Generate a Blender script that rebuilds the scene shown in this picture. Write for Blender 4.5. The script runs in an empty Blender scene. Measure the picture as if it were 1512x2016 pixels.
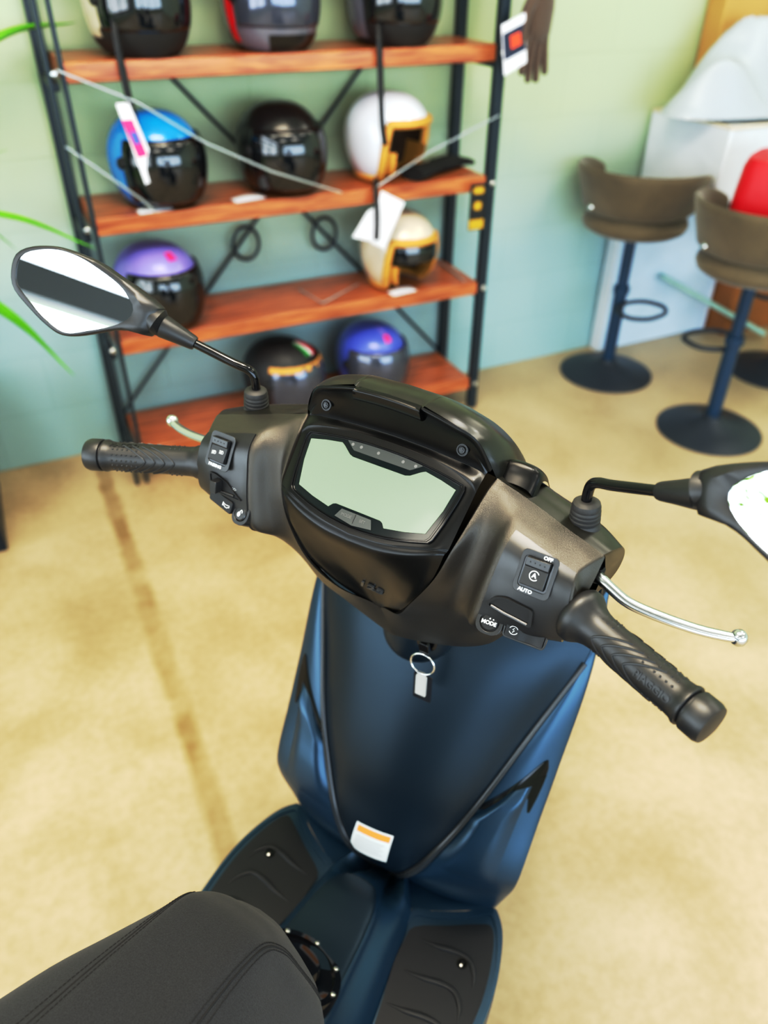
import bpy, bmesh, math, random
import numpy as np
from mathutils import Vector, Matrix

random.seed(7)
C = bpy.context.scene.collection
PI = math.pi
V = lambda *a: np.array(a, float)
def unit(v): v = np.asarray(v, float); return v/np.linalg.norm(v)
def lin(r, g, b):
    f = lambda c: (c/12.92 if c <= .04045 else ((c+.055)/1.055)**2.4)
    return (f(r/255), f(g/255), f(b/255))

# ------------------------------------------------------------------ materials
def mat(name, col, rough=.5, metal=0., bump=None, var=0., vscale=8., coat=0., spec=.5, sheen=0., emit=None, alpha=None, trans=0., wood=None, tint=None):
    m = bpy.data.materials.new(name); m.use_nodes = True
    nt = m.node_tree; N = nt.nodes; L = nt.links
    b = N['Principled BSDF']
    b.inputs['Base Color'].default_value = (*col, 1)
    b.inputs['Roughness'].default_value = rough
    b.inputs['Metallic'].default_value = metal
    b.inputs['Specular IOR Level'].default_value = spec
    b.inputs['Coat Weight'].default_value = coat
    if tint: b.inputs['Specular Tint'].default_value = (*tint, 1)
    b.inputs['Coat Roughness'].default_value = .06
    b.inputs['Sheen Weight'].default_value = sheen
    b.inputs['Transmission Weight'].default_value = trans
    if emit:
        b.inputs['Emission Color'].default_value = (*emit[0], 1); b.inputs['Emission Strength'].default_value = emit[1]
    tc = N.new('ShaderNodeTexCoord')
    if bump:
        nz = N.new('ShaderNodeTexNoise'); nz.inputs['Scale'].default_value = bump[0]; nz.inputs['Detail'].default_value = 3
        L.new(tc.outputs['Object'], nz.inputs['Vector'])
        bp = N.new('ShaderNodeBump'); bp.inputs['Strength'].default_value = bump[1]; bp.inputs['Distance'].default_value = bump[2] if len(bump) > 2 else .001
        L.new(nz.outputs['Fac'], bp.inputs['Height']); L.new(bp.outputs['Normal'], b.inputs['Normal'])
    if var:
        nz = N.new('ShaderNodeTexNoise'); nz.inputs['Scale'].default_value = vscale; nz.inputs['Detail'].default_value = 5
        L.new(tc.outputs['Object'], nz.inputs['Vector'])
        rp = N.new('ShaderNodeValToRGB')
        rp.color_ramp.elements[0].position = .3; rp.color_ramp.elements[1].position = .7
        rp.color_ramp.elements[0].color = (*[c*(1-var) for c in col], 1); rp.color_ramp.elements[1].color = (*[min(1, c*(1+var)) for c in col], 1)
        L.new(nz.outputs['Fac'], rp.inputs['Fac']); L.new(rp.outputs['Color'], b.inputs['Base Color'])
    if wood:
        mp = N.new('ShaderNodeMapping'); mp.inputs['Scale'].default_value = wood
        L.new(tc.outputs['Object'], mp.inputs['Vector'])
        nz = N.new('ShaderNodeTexNoise'); nz.inputs['Scale'].default_value = 3.; nz.inputs['Detail'].default_value = 6; nz.inputs['Distortion'].default_value = .6
        L.new(mp.outputs['Vector'], nz.inputs['Vector'])
        rp = N.new('ShaderNodeValToRGB')
        rp.color_ramp.elements[0].position = .32; rp.color_ramp.elements[1].position = .7
        rp.color_ramp.elements[0].color = (col[0]*.55, col[1]*.45, col[2]*.42, 1); rp.color_ramp.elements[1].color = (min(1, col[0]*1.35), col[1]*1.45, col[2]*1.6, 1)
        L.new(nz.outputs['Fac'], rp.inputs['Fac']); L.new(rp.outputs['Color'], b.inputs['Base Color'])
    return m

M = {}
M['grain'] = mat('grained plastic', (.022, .019, .016), .36, bump=(1500, .55, .0006), spec=.85, tint=(1., .95, .88))
M['panelgrey'] = mat('smooth switch plastic', (.017, .017, .018), .34, bump=(2500, .1, .0003), spec=.7)
M['satin'] = mat('satin black plastic', (.004, .004, .004), .27, spec=.42)
M['hoodmat'] = mat('satin dark olive black paint', (.012, .0115, .008), .28, spec=.75)
M['gloss'] = mat('gloss black', (.004, .004, .005), .07, spec=.5)
M['black'] = mat('matte black', (.010, .010, .011), .5)
M['rubber'] = mat('black rubber', (.012, .012, .013), .42, bump=(900, .12, .0004), spec=.7)
M['boot'] = mat('worn rubber boot', (.035, .033, .032), .55, bump=(700, .25, .0005))
M['navy'] = mat('matte navy paint', (.006, .022, .046), .34, spec=1., tint=(.5, .78, 1.))
M['navyin'] = mat('dark navy inner plastic', (.0035, .009, .017), .40, spec=.62, tint=(.55, .8, 1.), bump=(1800, .12, .0003))
M['emblem'] = mat('dark grey gloss emblem', (.045, .046, .048), .18, spec=.7)
M['trim'] = mat('grey gloss trim', (.03, .034, .038), .2, spec=.6)
M['mat'] = mat('footboard rubber', (.005, .007, .010), .45, bump=(900, .2, .0004), spec=.35)
M['seat'] = mat('seat fabric', (.025, .026, .030), .85, bump=(1400, .9, .0007), var=.4, vscale=900, sheen=.10, spec=.35)
M['thread'] = mat('seat thread', (.012, .012, .014), .8)
M['alu'] = mat('polished aluminium', (.62, .64, .66), .24, metal=1.)
M['steel'] = mat('brushed steel', (.62, .61, .58), .28, metal=1.)
M['plate'] = mat('satin silver', (.62, .61, .58), .5, metal=.35)
M['chrome'] = mat('chrome', (.85, .86, .87), .08, metal=1.)
M['mirror'] = mat('mirror glass', (.92, .95, .97), .0, metal=1.)
M['lcd'] = mat('liquid crystal screen', lin(108, 124, 107), .3, spec=.4, coat=.3)
M['lens'] = mat('display lens', (.006, .010, .011), .09, spec=.5)
M['icongrey'] = mat('indicator strip', (.055, .06, .06), .25)
M['white'] = mat('white print', (.82, .84, .85), .5)
M['greyprint'] = mat('grey print', (.12, .12, .12), .5)
M['stickerw'] = mat('white sticker', (.80, .82, .80), .45)
M['orange'] = mat('orange print', lin(240, 150, 80), .5)
M['leather'] = mat('black leather', (.010, .012, .018), .45, bump=(1200, .3, .0004))
M['tyre'] = mat('tyre rubber', (.012, .012, .012), .7)
M['redlight'] = mat('red lens', (.5, .01, .01), .15)
M['wood'] = mat('stained acacia', lin(176, 104, 62), .34, wood=(2.2, 22, 22), spec=.5, coat=.2)
M['post'] = mat('blue black powder coat', (.010, .022, .034), .42, spec=.5)
M['cable'] = mat('steel cable', (.45, .50, .52), .35, metal=.6)
M['dark'] = mat('dark lining', (.012, .011, .010), .8)
M['visor'] = mat('smoked visor', (.005, .006, .008), .05, spec=1.)
M['visorclear'] = mat('silver visor', (.10, .11, .15), .08, metal=.5, spec=.7)
M['tan'] = mat('tan leather', lin(206, 148, 72), .5, bump=(60, .2, .002))
M['brownin'] = mat('brown lining', lin(78, 56, 36), .8, var=.3, vscale=40)
M['cream'] = mat('cream gloss paint', lin(214, 202, 178), .22, coat=.5)
M['bluepaint'] = mat('bright blue paint', lin(0, 138, 222), .25, coat=.6)
M['blackpaint'] = mat('black helmet paint', (.006, .006, .007), .28, coat=.3)
M['blackmatt'] = mat('matte black helmet', (.015, .015, .016), .5)
M['whitepaint'] = mat('pearl white paint', lin(222, 228, 240), .2, coat=.6)
M['purple'] = mat('lilac paint', lin(134, 124, 205), .3, coat=.4)
M['blueviolet'] = mat('blue violet paint', lin(78, 96, 190), .3, coat=.4)
M['greypaint'] = mat('silver grey paint', lin(120, 122, 136), .25, coat=.5, metal=.3)
M['red'] = mat('red', lin(214, 10, 32), .4)
M['green'] = mat('green stripe', lin(40, 140, 60), .4)
M['magenta'] = mat('magenta print', lin(222, 60, 120), .4)
M['pink'] = mat('pink', lin(220, 90, 150), .4)
M['paper'] = mat('white card', lin(232, 232, 240), .6)
M['darkcard'] = mat('dark blue card', lin(36, 44, 66), .5)
M['gold'] = mat('gold print', lin(190, 150, 40), .4)
M['redcard'] = mat('orange red print', lin(232, 84, 50), .5)
M['wool'] = mat('brown knit', lin(84, 68, 58), .95, bump=(220, .8, .003), sheen=.3)
M['blackwool'] = mat('black knit', (.008, .008, .008), .95, bump=(220, .8, .003))
M['velvet'] = mat('taupe velvet', lin(88, 77, 58), .85, var=.25, vscale=9, sheen=.35, bump=(160, .3, .002))
M['velvetin'] = mat('dark taupe velvet', lin(92, 84, 72), .9, var=.2, vscale=9, sheen=.3)
M['stoolblue'] = mat('dark blue steel', lin(20, 56, 84), .38, spec=.5)
M['stoolbase'] = mat('charcoal steel', lin(42, 50, 60), .42, spec=.5)
M['foil'] = mat('white wrapped carton', lin(216, 222, 230), .35, bump=(7, .5, .02), var=.08, vscale=5)
M['sheet'] = mat('white plastic sheet', lin(172, 181, 188), .32, bump=(9, .45, .015))
M['board'] = mat('pale blue white board', lin(196, 216, 240), .4, var=.08, vscale=6)
M['card'] = mat('brown cardboard', lin(186, 144, 90), .75, var=.08, vscale=4)
M['cardd'] = mat('dark cardboard', lin(150, 96, 48), .75, var=.1, vscale=4)
M['tape'] = mat('packing tape', lin(176, 122, 44), .3)
M['plank'] = mat('pale green plank', lin(160, 190, 184), .6, var=.1, vscale=6)
M['redbag'] = mat('red vinyl', lin(196, 4, 28), .45, bump=(20, .3, .006))
M['leaf'] = mat('green leaf', lin(98, 170, 14), .4, var=.35, vscale=7)
M['planter'] = mat('navy planter', lin(8, 30, 46), .4)
M['soil'] = mat('soil', (.03, .02, .012), .95, bump=(60, .8, .01))
M['bark'] = mat('bark', lin(110, 92, 66), .9, bump=(40, .6, .006))
M['frame'] = mat('dark window frame', lin(52, 58, 62), .5)
M['ceil'] = mat('ceiling board', lin(214, 220, 220), .8)
M['wallpl'] = mat('pale wall', lin(190, 205, 182), .8, var=.05, vscale=2)
M['hedge'] = mat('hedge leaves', lin(150, 190, 60), .6, var=.4, vscale=10)

def wall_material():
    m = bpy.data.materials.new('painted block wall'); m.use_nodes = True
    nt = m.node_tree; N = nt.nodes; L = nt.links; b = N['Principled BSDF']
    tc = N.new('ShaderNodeTexCoord')
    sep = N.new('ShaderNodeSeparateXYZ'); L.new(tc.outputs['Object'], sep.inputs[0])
    # warm-to-cool light fade painted into the wall colour: sage green above, blue green below
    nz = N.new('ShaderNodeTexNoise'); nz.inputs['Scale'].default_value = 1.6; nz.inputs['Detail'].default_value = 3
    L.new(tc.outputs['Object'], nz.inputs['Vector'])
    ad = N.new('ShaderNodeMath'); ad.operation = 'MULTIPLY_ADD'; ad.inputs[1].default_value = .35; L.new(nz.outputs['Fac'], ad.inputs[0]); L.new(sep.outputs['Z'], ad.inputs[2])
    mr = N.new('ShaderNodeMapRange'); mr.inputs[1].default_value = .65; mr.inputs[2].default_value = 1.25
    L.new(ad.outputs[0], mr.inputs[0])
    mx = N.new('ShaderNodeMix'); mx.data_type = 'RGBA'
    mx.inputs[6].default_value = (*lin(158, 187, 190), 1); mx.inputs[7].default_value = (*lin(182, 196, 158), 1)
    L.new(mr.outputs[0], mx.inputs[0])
    # block joints
    br = N.new('ShaderNodeTexBrick'); br.offset = .5
    br.inputs['Color1'].default_value = (1, 1, 1, 1); br.inputs['Color2'].default_value = (.97, .97, .97, 1); br.inputs['Mortar'].default_value = (.94, .945, .94, 1)
    br.inputs['Scale'].default_value = 1.; br.inputs['Mortar Size'].default_value = .006; br.inputs['Mortar Smooth'].default_value = .6
    br.inputs['Brick Width'].default_value = .4; br.inputs['Row Height'].default_value = .2
    cmb = N.new('ShaderNodeCombineXYZ'); L.new(sep.outputs['X'], cmb.inputs[0]); L.new(sep.outputs['Z'], cmb.inputs[1]); L.new(cmb.outputs[0], br.inputs['Vector'])
    mu = N.new('ShaderNodeMix'); mu.data_type = 'RGBA'; mu.blend_type = 'MULTIPLY'; mu.inputs[0].default_value = 1.
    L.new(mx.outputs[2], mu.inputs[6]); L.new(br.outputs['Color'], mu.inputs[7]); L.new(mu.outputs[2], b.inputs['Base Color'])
    bp = N.new('ShaderNodeBump'); bp.inputs['Strength'].default_value = .3; bp.inputs['Distance'].default_value = .004
    L.new(br.outputs['Fac'], bp.inputs['Height']); bp.invert = True; L.new(bp.outputs[0], b.inputs['Normal'])
    b.inputs['Roughness'].default_value = .5
    return m
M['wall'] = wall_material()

def floor_material():
    m = bpy.data.materials.new('polished concrete'); m.use_nodes = True
    nt = m.node_tree; N = nt.nodes; L = nt.links; b = N['Principled BSDF']
    tc = N.new('ShaderNodeTexCoord')
    def noise(s, d=6, dist=0.):
        n = N.new('ShaderNodeTexNoise'); n.inputs['Scale'].default_value = s; n.inputs['Detail'].default_value = d; n.inputs['Distortion'].default_value = dist
        L.new(tc.outputs['Object'], n.inputs['Vector']); return n
    n1 = noise(3.2, 7, .4); n2 = noise(45, 5); n3 = noise(1.1, 3)
    rp = N.new('ShaderNodeValToRGB'); e = rp.color_ramp.elements
    e[0].position = .28; e[0].color = (*lin(166, 143, 112), 1); e[1].position = .72; e[1].color = (*lin(206, 183, 150), 1)
    L.new(n1.outputs['Fac'], rp.inputs['Fac'])
    rp2 = N.new('ShaderNodeValToRGB'); e = rp2.color_ramp.elements
    e[0].position = .3; e[0].color = (.80, .79, .76, 1); e[1].position = .65; e[1].color = (1, 1, 1, 1)
    L.new(n2.outputs['Fac'], rp2.inputs['Fac'])
    mu = N.new('ShaderNodeMix'); mu.data_type = 'RGBA'; mu.blend_type = 'MULTIPLY'; mu.inputs[0].default_value = .6
    L.new(rp.outputs[0], mu.inputs[6]); L.new(rp2.outputs[0], mu.inputs[7])
    # greyer patches toward the far right
    sep = N.new('ShaderNodeSeparateXYZ'); L.new(tc.outputs['Object'], sep.inputs[0])
    mr = N.new('ShaderNodeMapRange'); mr.inputs[1].default_value = .9; mr.inputs[2].default_value = 2.4; L.new(sep.outputs['X'], mr.inputs[0])
    ml = N.new('ShaderNodeMath'); ml.operation = 'MULTIPLY'; L.new(mr.outputs[0], ml.inputs[0]); L.new(n3.outputs['Fac'], ml.inputs[1])
    mg = N.new('ShaderNodeMix'); mg.data_type = 'RGBA'; mg.inputs[7].default_value = (*lin(176, 164, 140), 1)
    L.new(ml.outputs[0], mg.inputs[0]); L.new(mu.outputs[2], mg.inputs[6])
    # dirty saw-cut joint strip: |x - .115| < .035, blotchy
    sb = N.new('ShaderNodeMath'); sb.operation = 'SUBTRACT'; sb.inputs[1].default_value = .112; L.new(sep.outputs['X'], sb.inputs[0])
    nw = noise(9, 3)
    wv = N.new('ShaderNodeMath'); wv.operation = 'MULTIPLY_ADD'; wv.inputs[1].default_value = .03; L.new(nw.outputs['Fac'], wv.inputs[0]); L.new(sb.outputs[0], wv.inputs[2])
    ab = N.new('ShaderNodeMath'); ab.operation = 'ABSOLUTE'; L.new(wv.outputs[0], ab.inputs[0])
    ms = N.new('ShaderNodeMapRange'); ms.inputs[1].default_value = .015; ms.inputs[2].default_value = .034; ms.inputs[3].default_value = 1.; ms.inputs[4].default_value = 0.
    L.new(ab.outputs[0], ms.inputs[0])
    n4 = noise(6.5, 4); r4 = N.new('ShaderNodeMapRange'); r4.inputs[1].default_value = .38; r4.inputs[2].default_value = .66; r4.inputs[3].default_value = .18; r4.inputs[4].default_value = .8
    L.new(n4.outputs['Fac'], r4.inputs[0])
    mm = N.new('ShaderNodeMath'); mm.operation = 'MULTIPLY'; L.new(ms.outputs[0], mm.inputs[0]); L.new(r4.outputs[0], mm.inputs[1])
    mj = N.new('ShaderNodeMix'); mj.data_type = 'RGBA'; mj.inputs[7].default_value = (*lin(118, 92, 50), 1)
    L.new(mm.outputs[0], mj.inputs[0]); L.new(mg.outputs[2], mj.inputs[6]); L.new(mj.outputs[2], b.inputs['Base Color'])
    b.inputs['Roughness'].default_value = .42; b.inputs['Specular IOR Level'].default_value = .35
    bp = N.new('ShaderNodeBump'); bp.inputs['Strength'].default_value = .15; bp.inputs['Distance'].default_value = .002
    L.new(n2.outputs['Fac'], bp.inputs['Height']); L.new(bp.outputs[0], b.inputs['Normal'])
    return m
M['floor'] = floor_material()

# ------------------------------------------------------------------ mesh helpers
ANG = math.radians(-3.5)      # the handlebars are turned 3.5 degrees to the right of the body
def bar2body(P):
    P = np.asarray(P, float); c, s = math.cos(ANG), math.sin(ANG)
    x, y = P[:, 0], P[:, 1]-.55
    return np.stack([c*x-s*y, s*x+c*y+.55, P[:, 2]], 1)

class MB:
    def __init__(self): self.v = []; self.f = []; self.m = []
    def add(self, verts, faces, mi=0):
        o = len(self.v); self.v += [tuple(map(float, p)) for p in verts]
        self.f += [tuple(i+o for i in f) for f in faces]; self.m += [mi]*len(faces); return self
    def mirror(self):
        n = len(self.v); self.v += [(-x, y, z) for x, y, z in self.v]
        k = len(self.f); self.f += [tuple(i+n for i in reversed(f)) for f in self.f[:k]]; self.m += self.m[:k]; return self
    def xform(self, fn): self.v = [tuple(map(float, fn(np.array(p)))) for p in self.v]; return self
    def build(self, name, mats, parent=None, bar=False, smooth=35, weld=1e-5, recalc=True, bevel=0, solid=0, subsurf=0):
        P = np.array(self.v, float)
        if bar: P = bar2body(P)
        me = bpy.data.meshes.new(name); me.from_pydata([tuple(p) for p in P], [], self.f)
        if not isinstance(mats, (list, tuple)): mats = [mats]
        for q in mats: me.materials.append(q)
        for p, i in zip(me.polygons, self.m): p.material_index = i
        bm = bmesh.new(); bm.from_mesh(me)
        if weld: bmesh.ops.remove_doubles(bm, verts=bm.verts, dist=weld)
        if recalc: bmesh.ops.recalc_face_normals(bm, faces=bm.faces)
        bm.to_mesh(me); bm.free()
        if smooth:
            for p in me.polygons: p.use_smooth = True
            me.set_sharp_from_angle(angle=math.radians(smooth))
        o = bpy.data.objects.new(name, me); C.objects.link(o)
        if parent: o.parent = parent
        if solid:
            md = o.modifiers.new('thick', 'SOLIDIFY'); md.thickness = solid; md.offset = 0
        if bevel:
            md = o.modifiers.new('bevel', 'BEVEL'); md.width = bevel; md.segments = 2; md.limit_method = 'ANGLE'; md.angle_limit = math.radians(40)
        if subsurf:
            md = o.modifiers.new('sub', 'SUBSURF'); md.levels = subsurf; md.render_levels = subsurf
        return o

def cr(P, n, closed=False):
    """Catmull-Rom through control points, n samples per span"""
    P = np.asarray(P, float); k = len(P); out = []
    idx = (lambda i: P[i % k]) if closed else (lambda i: P[i] if 0 <= i < k else (2*P[0]-P[1] if i < 0 else 2*P[-1]-P[-2]))
    for i in range(k if closed else k-1):
        a, b, c, d = idx(i-1), idx(i), idx(i+1), idx(i+2)
        for j in range(n):
            t = j/n; out.append(.5*((2*b)+(c-a)*t+(2*a-5*b+4*c-d)*t*t+(3*b-a-3*c+d)*t**3))
    if not closed: out.append(P[-1])
    return np.array(out)
def crgrid(G, nr, nc):
    G = np.array(G, float)
    A = np.array([cr(row, nc) for row in G])
    return np.array([cr(A[:, j], nr) for j in range(A.shape[1])]).transpose(1, 0, 2)
def gridmesh(mb, G, mi=0, closed=False):
    R, K = G.shape[:2]; F = []
    for i in range(R-1):
        for j in range(K if closed else K-1):
            j2 = (j+1) % K; F.append((i*K+j, i*K+j2, (i+1)*K+j2, (i+1)*K+j))
    return mb.add(G.reshape(-1, 3), F, mi)
def frame_of(d):
    d = unit(d); a = V(0, 0, 1) if abs(d[2]) < .9 else V(1, 0, 0)
    x = unit(np.cross(a, d)); return x, np.cross(d, x), d
def tube(mb, path, r, seg=12, mi=0, caps=True, flat=1., up=None, closed=False):
    P = np.asarray(path, float); n = len(P); r = np.full(n, r) if np.isscalar(r) else np.asarray(r, float)
    rings = []; x = None
    for i in range(n):
        d = (P[(i+1) % n]-P[(i-1) % n]) if closed else (P[min(i+1, n-1)]-P[max(i-1, 0)]); d = unit(d)
        if up is not None: x = unit(np.cross(up, d))
        elif x is None: x = frame_of(d)[0]
        else: x = unit(x-d*(x@d))
        y = np.cross(d, x)
        rings.append([P[i]+r[i]*(math.cos(a)*x+flat*math.sin(a)*y) for a in np.linspace(0, 2*PI, seg, endpoint=False)])
    if closed: rings.append(rings[0])
    G = np.array(rings); o = len(mb.v)
    gridmesh(mb, G, mi, True)
    if caps and not closed:
        mb.f.append(tuple(o+i for i in reversed(range(seg)))); mb.m.append(mi)
        b = o+(n-1)*seg; mb.f.append(tuple(b+i for i in range(seg))); mb.m.append(mi)
    return mb
def lathe(mb, prof, o, d, seg=32, mi=0, sx=1., sy=1., x=None):
    """prof: (radius, height) pairs along direction d from o"""
    if x is None: x, y, d = frame_of(d)
    else: d = unit(d); x = unit(x-d*(np.dot(x, d))); y = np.cross(d, x)
    G = np.array([[np.asarray(o)+h*d+r*(sx*math.cos(a)*x+sy*math.sin(a)*y) for a in np.linspace(0, 2*PI, seg, endpoint=False)] for r, h in prof])
    s = len(mb.v); gridmesh(mb, G, mi, True)
    if prof[0][0] > 1e-6: mb.f.append(tuple(s+i for i in reversed(range(seg)))); mb.m.append(mi)
    if prof[-1][0] > 1e-6: b = s+(len(prof)-1)*seg; mb.f.append(tuple(b+i for i in range(seg))); mb.m.append(mi)
    return mb
def box(mb, c, s, mi=0, rz=0.):
    c = np.array(c, float); h = np.array(s, float)/2; R = np.array([[math.cos(rz), -math.sin(rz), 0], [math.sin(rz), math.cos(rz), 0], [0, 0, 1]])
    P = [c+R@(h*V(i, j, k)) for k in (-1, 1) for j in (-1, 1) for i in (-1, 1)]
    return mb.add(P, [(0, 2, 3, 1), (4, 5, 7, 6), (0, 1, 5, 4), (2, 6, 7, 3), (0, 4, 6, 2), (1, 3, 7, 5)], mi)
def prism(mb, poly, o, ex, ey, depth, mi=0, base=0., taper=1.):
    """polygon in the ex/ey plane, from height base to base+depth along ex x ey"""
    o = np.asarray(o, float); ex = np.asarray(ex, float); ey = np.asarray(ey, float); n = unit(np.cross(ex, ey)); k = len(poly)
    c = np.mean(np.array(poly), 0)
    A = [o+x*ex+y*ey+base*n for x, y in poly]
    B = [o+(c[0]+(x-c[0])*taper)*ex+(c[1]+(y-c[1])*taper)*ey+(base+depth)*n for x, y in poly]
    return mb.add(A+B, [tuple(reversed(range(k))), tuple(range(k, 2*k))]+[(i, (i+1) % k, k+(i+1) % k, k+i) for i in range(k)], mi)
def ring_prism(mb, outer, inner, o, ex, ey, depth, mi=0, base=0.):
    o = np.asarray(o, float); n = unit(np.cross(ex, ey)); k = len(outer)
    W = lambda p, h: o+p[0]*np.asarray(ex)+p[1]*np.asarray(ey)+h*n
    P = [W(p, base) for p in outer]+[W(p, base+depth) for p in outer]+[W(p, base+depth) for p in inner]+[W(p, base) for p in inner]
    F = []
    for i in range(k):
        j = (i+1) % k
        for a, b in ((0, 1), (1, 2), (2, 3), (3, 0)): F.append((a*k+i, a*k+j, b*k+j, b*k+i))
    return mb.add(P, F, mi)
def rrect(w, h, r, n=4, cx=0, cy=0):
    out = []
    for sx, sy, a0 in ((1, 1, 0), (-1, 1, 90), (-1, -1, 180), (1, -1, 270)):
        for i in range(n+1):
            a = math.radians(a0+90*i/n); out.append((cx+sx*(w/2-r)+r*math.cos(a), cy+sy*(h/2-r)+r*math.sin(a)))
    return out
def round_poly(poly, r, n=4):
    out = []; k = len(poly); P = [np.array(p, float) for p in poly]
    for i in range(k):
        a, b, c = P[i-1], P[i], P[(i+1) % k]; u, w = a-b, c-b; lu, lw = np.linalg.norm(u), np.linalg.norm(w)
        rr = min(r, lu*.45, lw*.45); p, q = b+u/lu*rr, b+w/lw*rr
        for j in range(n+1):
            t = j/n; out.append(tuple((1-t)**2*p+2*t*(1-t)*b+t*t*q))
    return out
def scale_poly(poly, s):
    c = np.mean(np.array(poly), 0); return [tuple(c+(np.array(p)-c)*s) for p in poly]
_txt = {}
def text_geo(s, size, depth=.0002, shear=0., bold=0.):
    cu = bpy.data.curves.new('t', 'FONT'); cu.body = s; cu.size = size; cu.extrude = depth/2; cu.align_x = 'CENTER'; cu.align_y = 'CENTER'; cu.shear = shear; cu.offset = bold; cu.resolution_u = 3
    ob = bpy.data.objects.new('t', cu); C.objects.link(ob)
    dg = bpy.context.evaluated_depsgraph_get(); ev = ob.evaluated_get(dg); me = ev.to_mesh()
    vs = [tuple(v.co) for v in me.vertices]; fs = [tuple(p.vertices) for p in me.polygons]; ev.to_mesh_clear()
    bpy.data.objects.remove(ob); bpy.data.curves.remove(cu); return vs, fs
def text_on(mb, s, size, o, ex, ey, mi=0, depth=.0003, **k):
    vs, fs = text_geo(s, size, depth, **k); o = np.asarray(o, float); ex = unit(ex); n = unit(np.cross(ex, ey)); ey = np.cross(n, ex)
    return mb.add([o+x*ex+y*ey+z*n for x, y, z in vs], fs, mi)
def stroke(mb, pts, w, o, ex, ey, mi=0, h=.0002):
    o = np.asarray(o, float); n = unit(np.cross(ex, ey))
    return tube(mb, [o+x*np.asarray(ex)+y*np.asarray(ey)+h*n for x, y in pts], w/2, 6, mi)

def tag(o, label, cat=None, group=None, kind=None):
    o['label'] = label
    if cat: o['category'] = cat
    if group: o['group'] = group
    if kind: o['kind'] = kind
    return o
def empty(name, loc, rz=0.):
    o = bpy.data.objects.new(name, None); C.objects.link(o); o.location = loc; o.rotation_euler = (0, 0, rz); o.empty_display_size = .1; return o
def copy_tree(o, parent=None):
    c = o.copy(); C.objects.link(c)
    if parent: c.parent = parent
    for ch in list(o.children): copy_tree(ch, c)
    return c

# =================================================================== the setting
def struct(name, mb, m, **k):
    o = mb.build(name, m, smooth=0, **k); o['kind'] = 'structure'; return o
YW = 2.66; XL, XR, YF, ZC = -3.3, 4.6, -4.2, 3.3
struct('floor', box(MB(), ((XL+XR)/2, (YF+YW)/2, -.05), (XR-XL+.4, YW-YF+.4, .1)), M['floor'])
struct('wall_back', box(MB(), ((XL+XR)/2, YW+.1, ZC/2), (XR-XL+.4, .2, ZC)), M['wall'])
struct('wall_right', box(MB(), (XR+.1, (YF+YW)/2, ZC/2), (.2, YW-YF, ZC)), M['wallpl'])
struct('ceiling', box(MB(), ((XL+XR)/2, (YF+YW)/2, ZC+.05), (XR-XL+.4, YW-YF+.4, .1)), M['ceil'])
w = MB(); yl0, yl1 = -3.4, 2.1      # shop window opening in the left wall
box(w, (XL-.1, (YF+YW)/2, .15), (.2, YW-YF, .3)); box(w, (XL-.1, (YF+YW)/2, 2.23), (.2, YW-YF, .14)); box(w, (XL-.1, (YF+YW)/2, (3.05+ZC)/2), (.2, YW-YF, ZC-3.05))
box(w, (XL-.1, (YF+yl0)/2, 1.7), (.2, yl0-YF, 2.8)); box(w, (XL-.1, (YW+yl1)/2, 1.7), (.2, YW-yl1, 2.8))
struct('wall_left', w, M['wallpl'])
w = MB(); xf0, xf1 = -3.1, 4.4
box(w, ((XL+XR)/2, YF-.1, .2), (XR-XL+.4, .2, .4)); box(w, ((XL+XR)/2, YF-.1, (2.6+ZC)/2), (XR-XL+.4, .2, ZC-2.6))
box(w, ((XL+xf0)/2, YF-.1, 1.5), (xf0-XL, .2, 2.2)); box(w, ((XR+xf1)/2, YF-.1, 1.5), (XR-xf1, .2, 2.2))
struct('wall_front', w, M['wallpl'])
w = MB()
for y in np.linspace(yl0, yl1, 4): box(w, (XL-.02, y, 1.68), (.08, .08, 2.7))
for z, h in ((.34, .08), (2.23, .17), (3.02, .08)): box(w, (XL+.0, (yl0+yl1)/2, z), (.10, yl1-yl0, h))
struct('window_1', w, M['frame'])
w = MB()
for x in np.linspace(xf0, xf1, 5): box(w, (x, YF+.02, 1.5), (.08, .08, 2.2))
for z in (.44, 2.56): box(w, ((xf0+xf1)/2, YF+.02, z), (xf1-xf0, .08, .08))
struct('window_2', w, M['frame'])
w = MB()
for y in (-2.6, -.9, .9): box(w, ((XL+XR)/2, y, ZC-.13), (XR-XL, .14, .26))
struct('trim_1', w, M['frame'])

# =================================================================== the scooter
scooter = empty('scooter', (-.1622, .2635, 0), math.radians(-54.7))
tag(scooter, 'matte navy and black motor scooter parked on the concrete floor, nearest thing in view', 'scooter')

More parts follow.
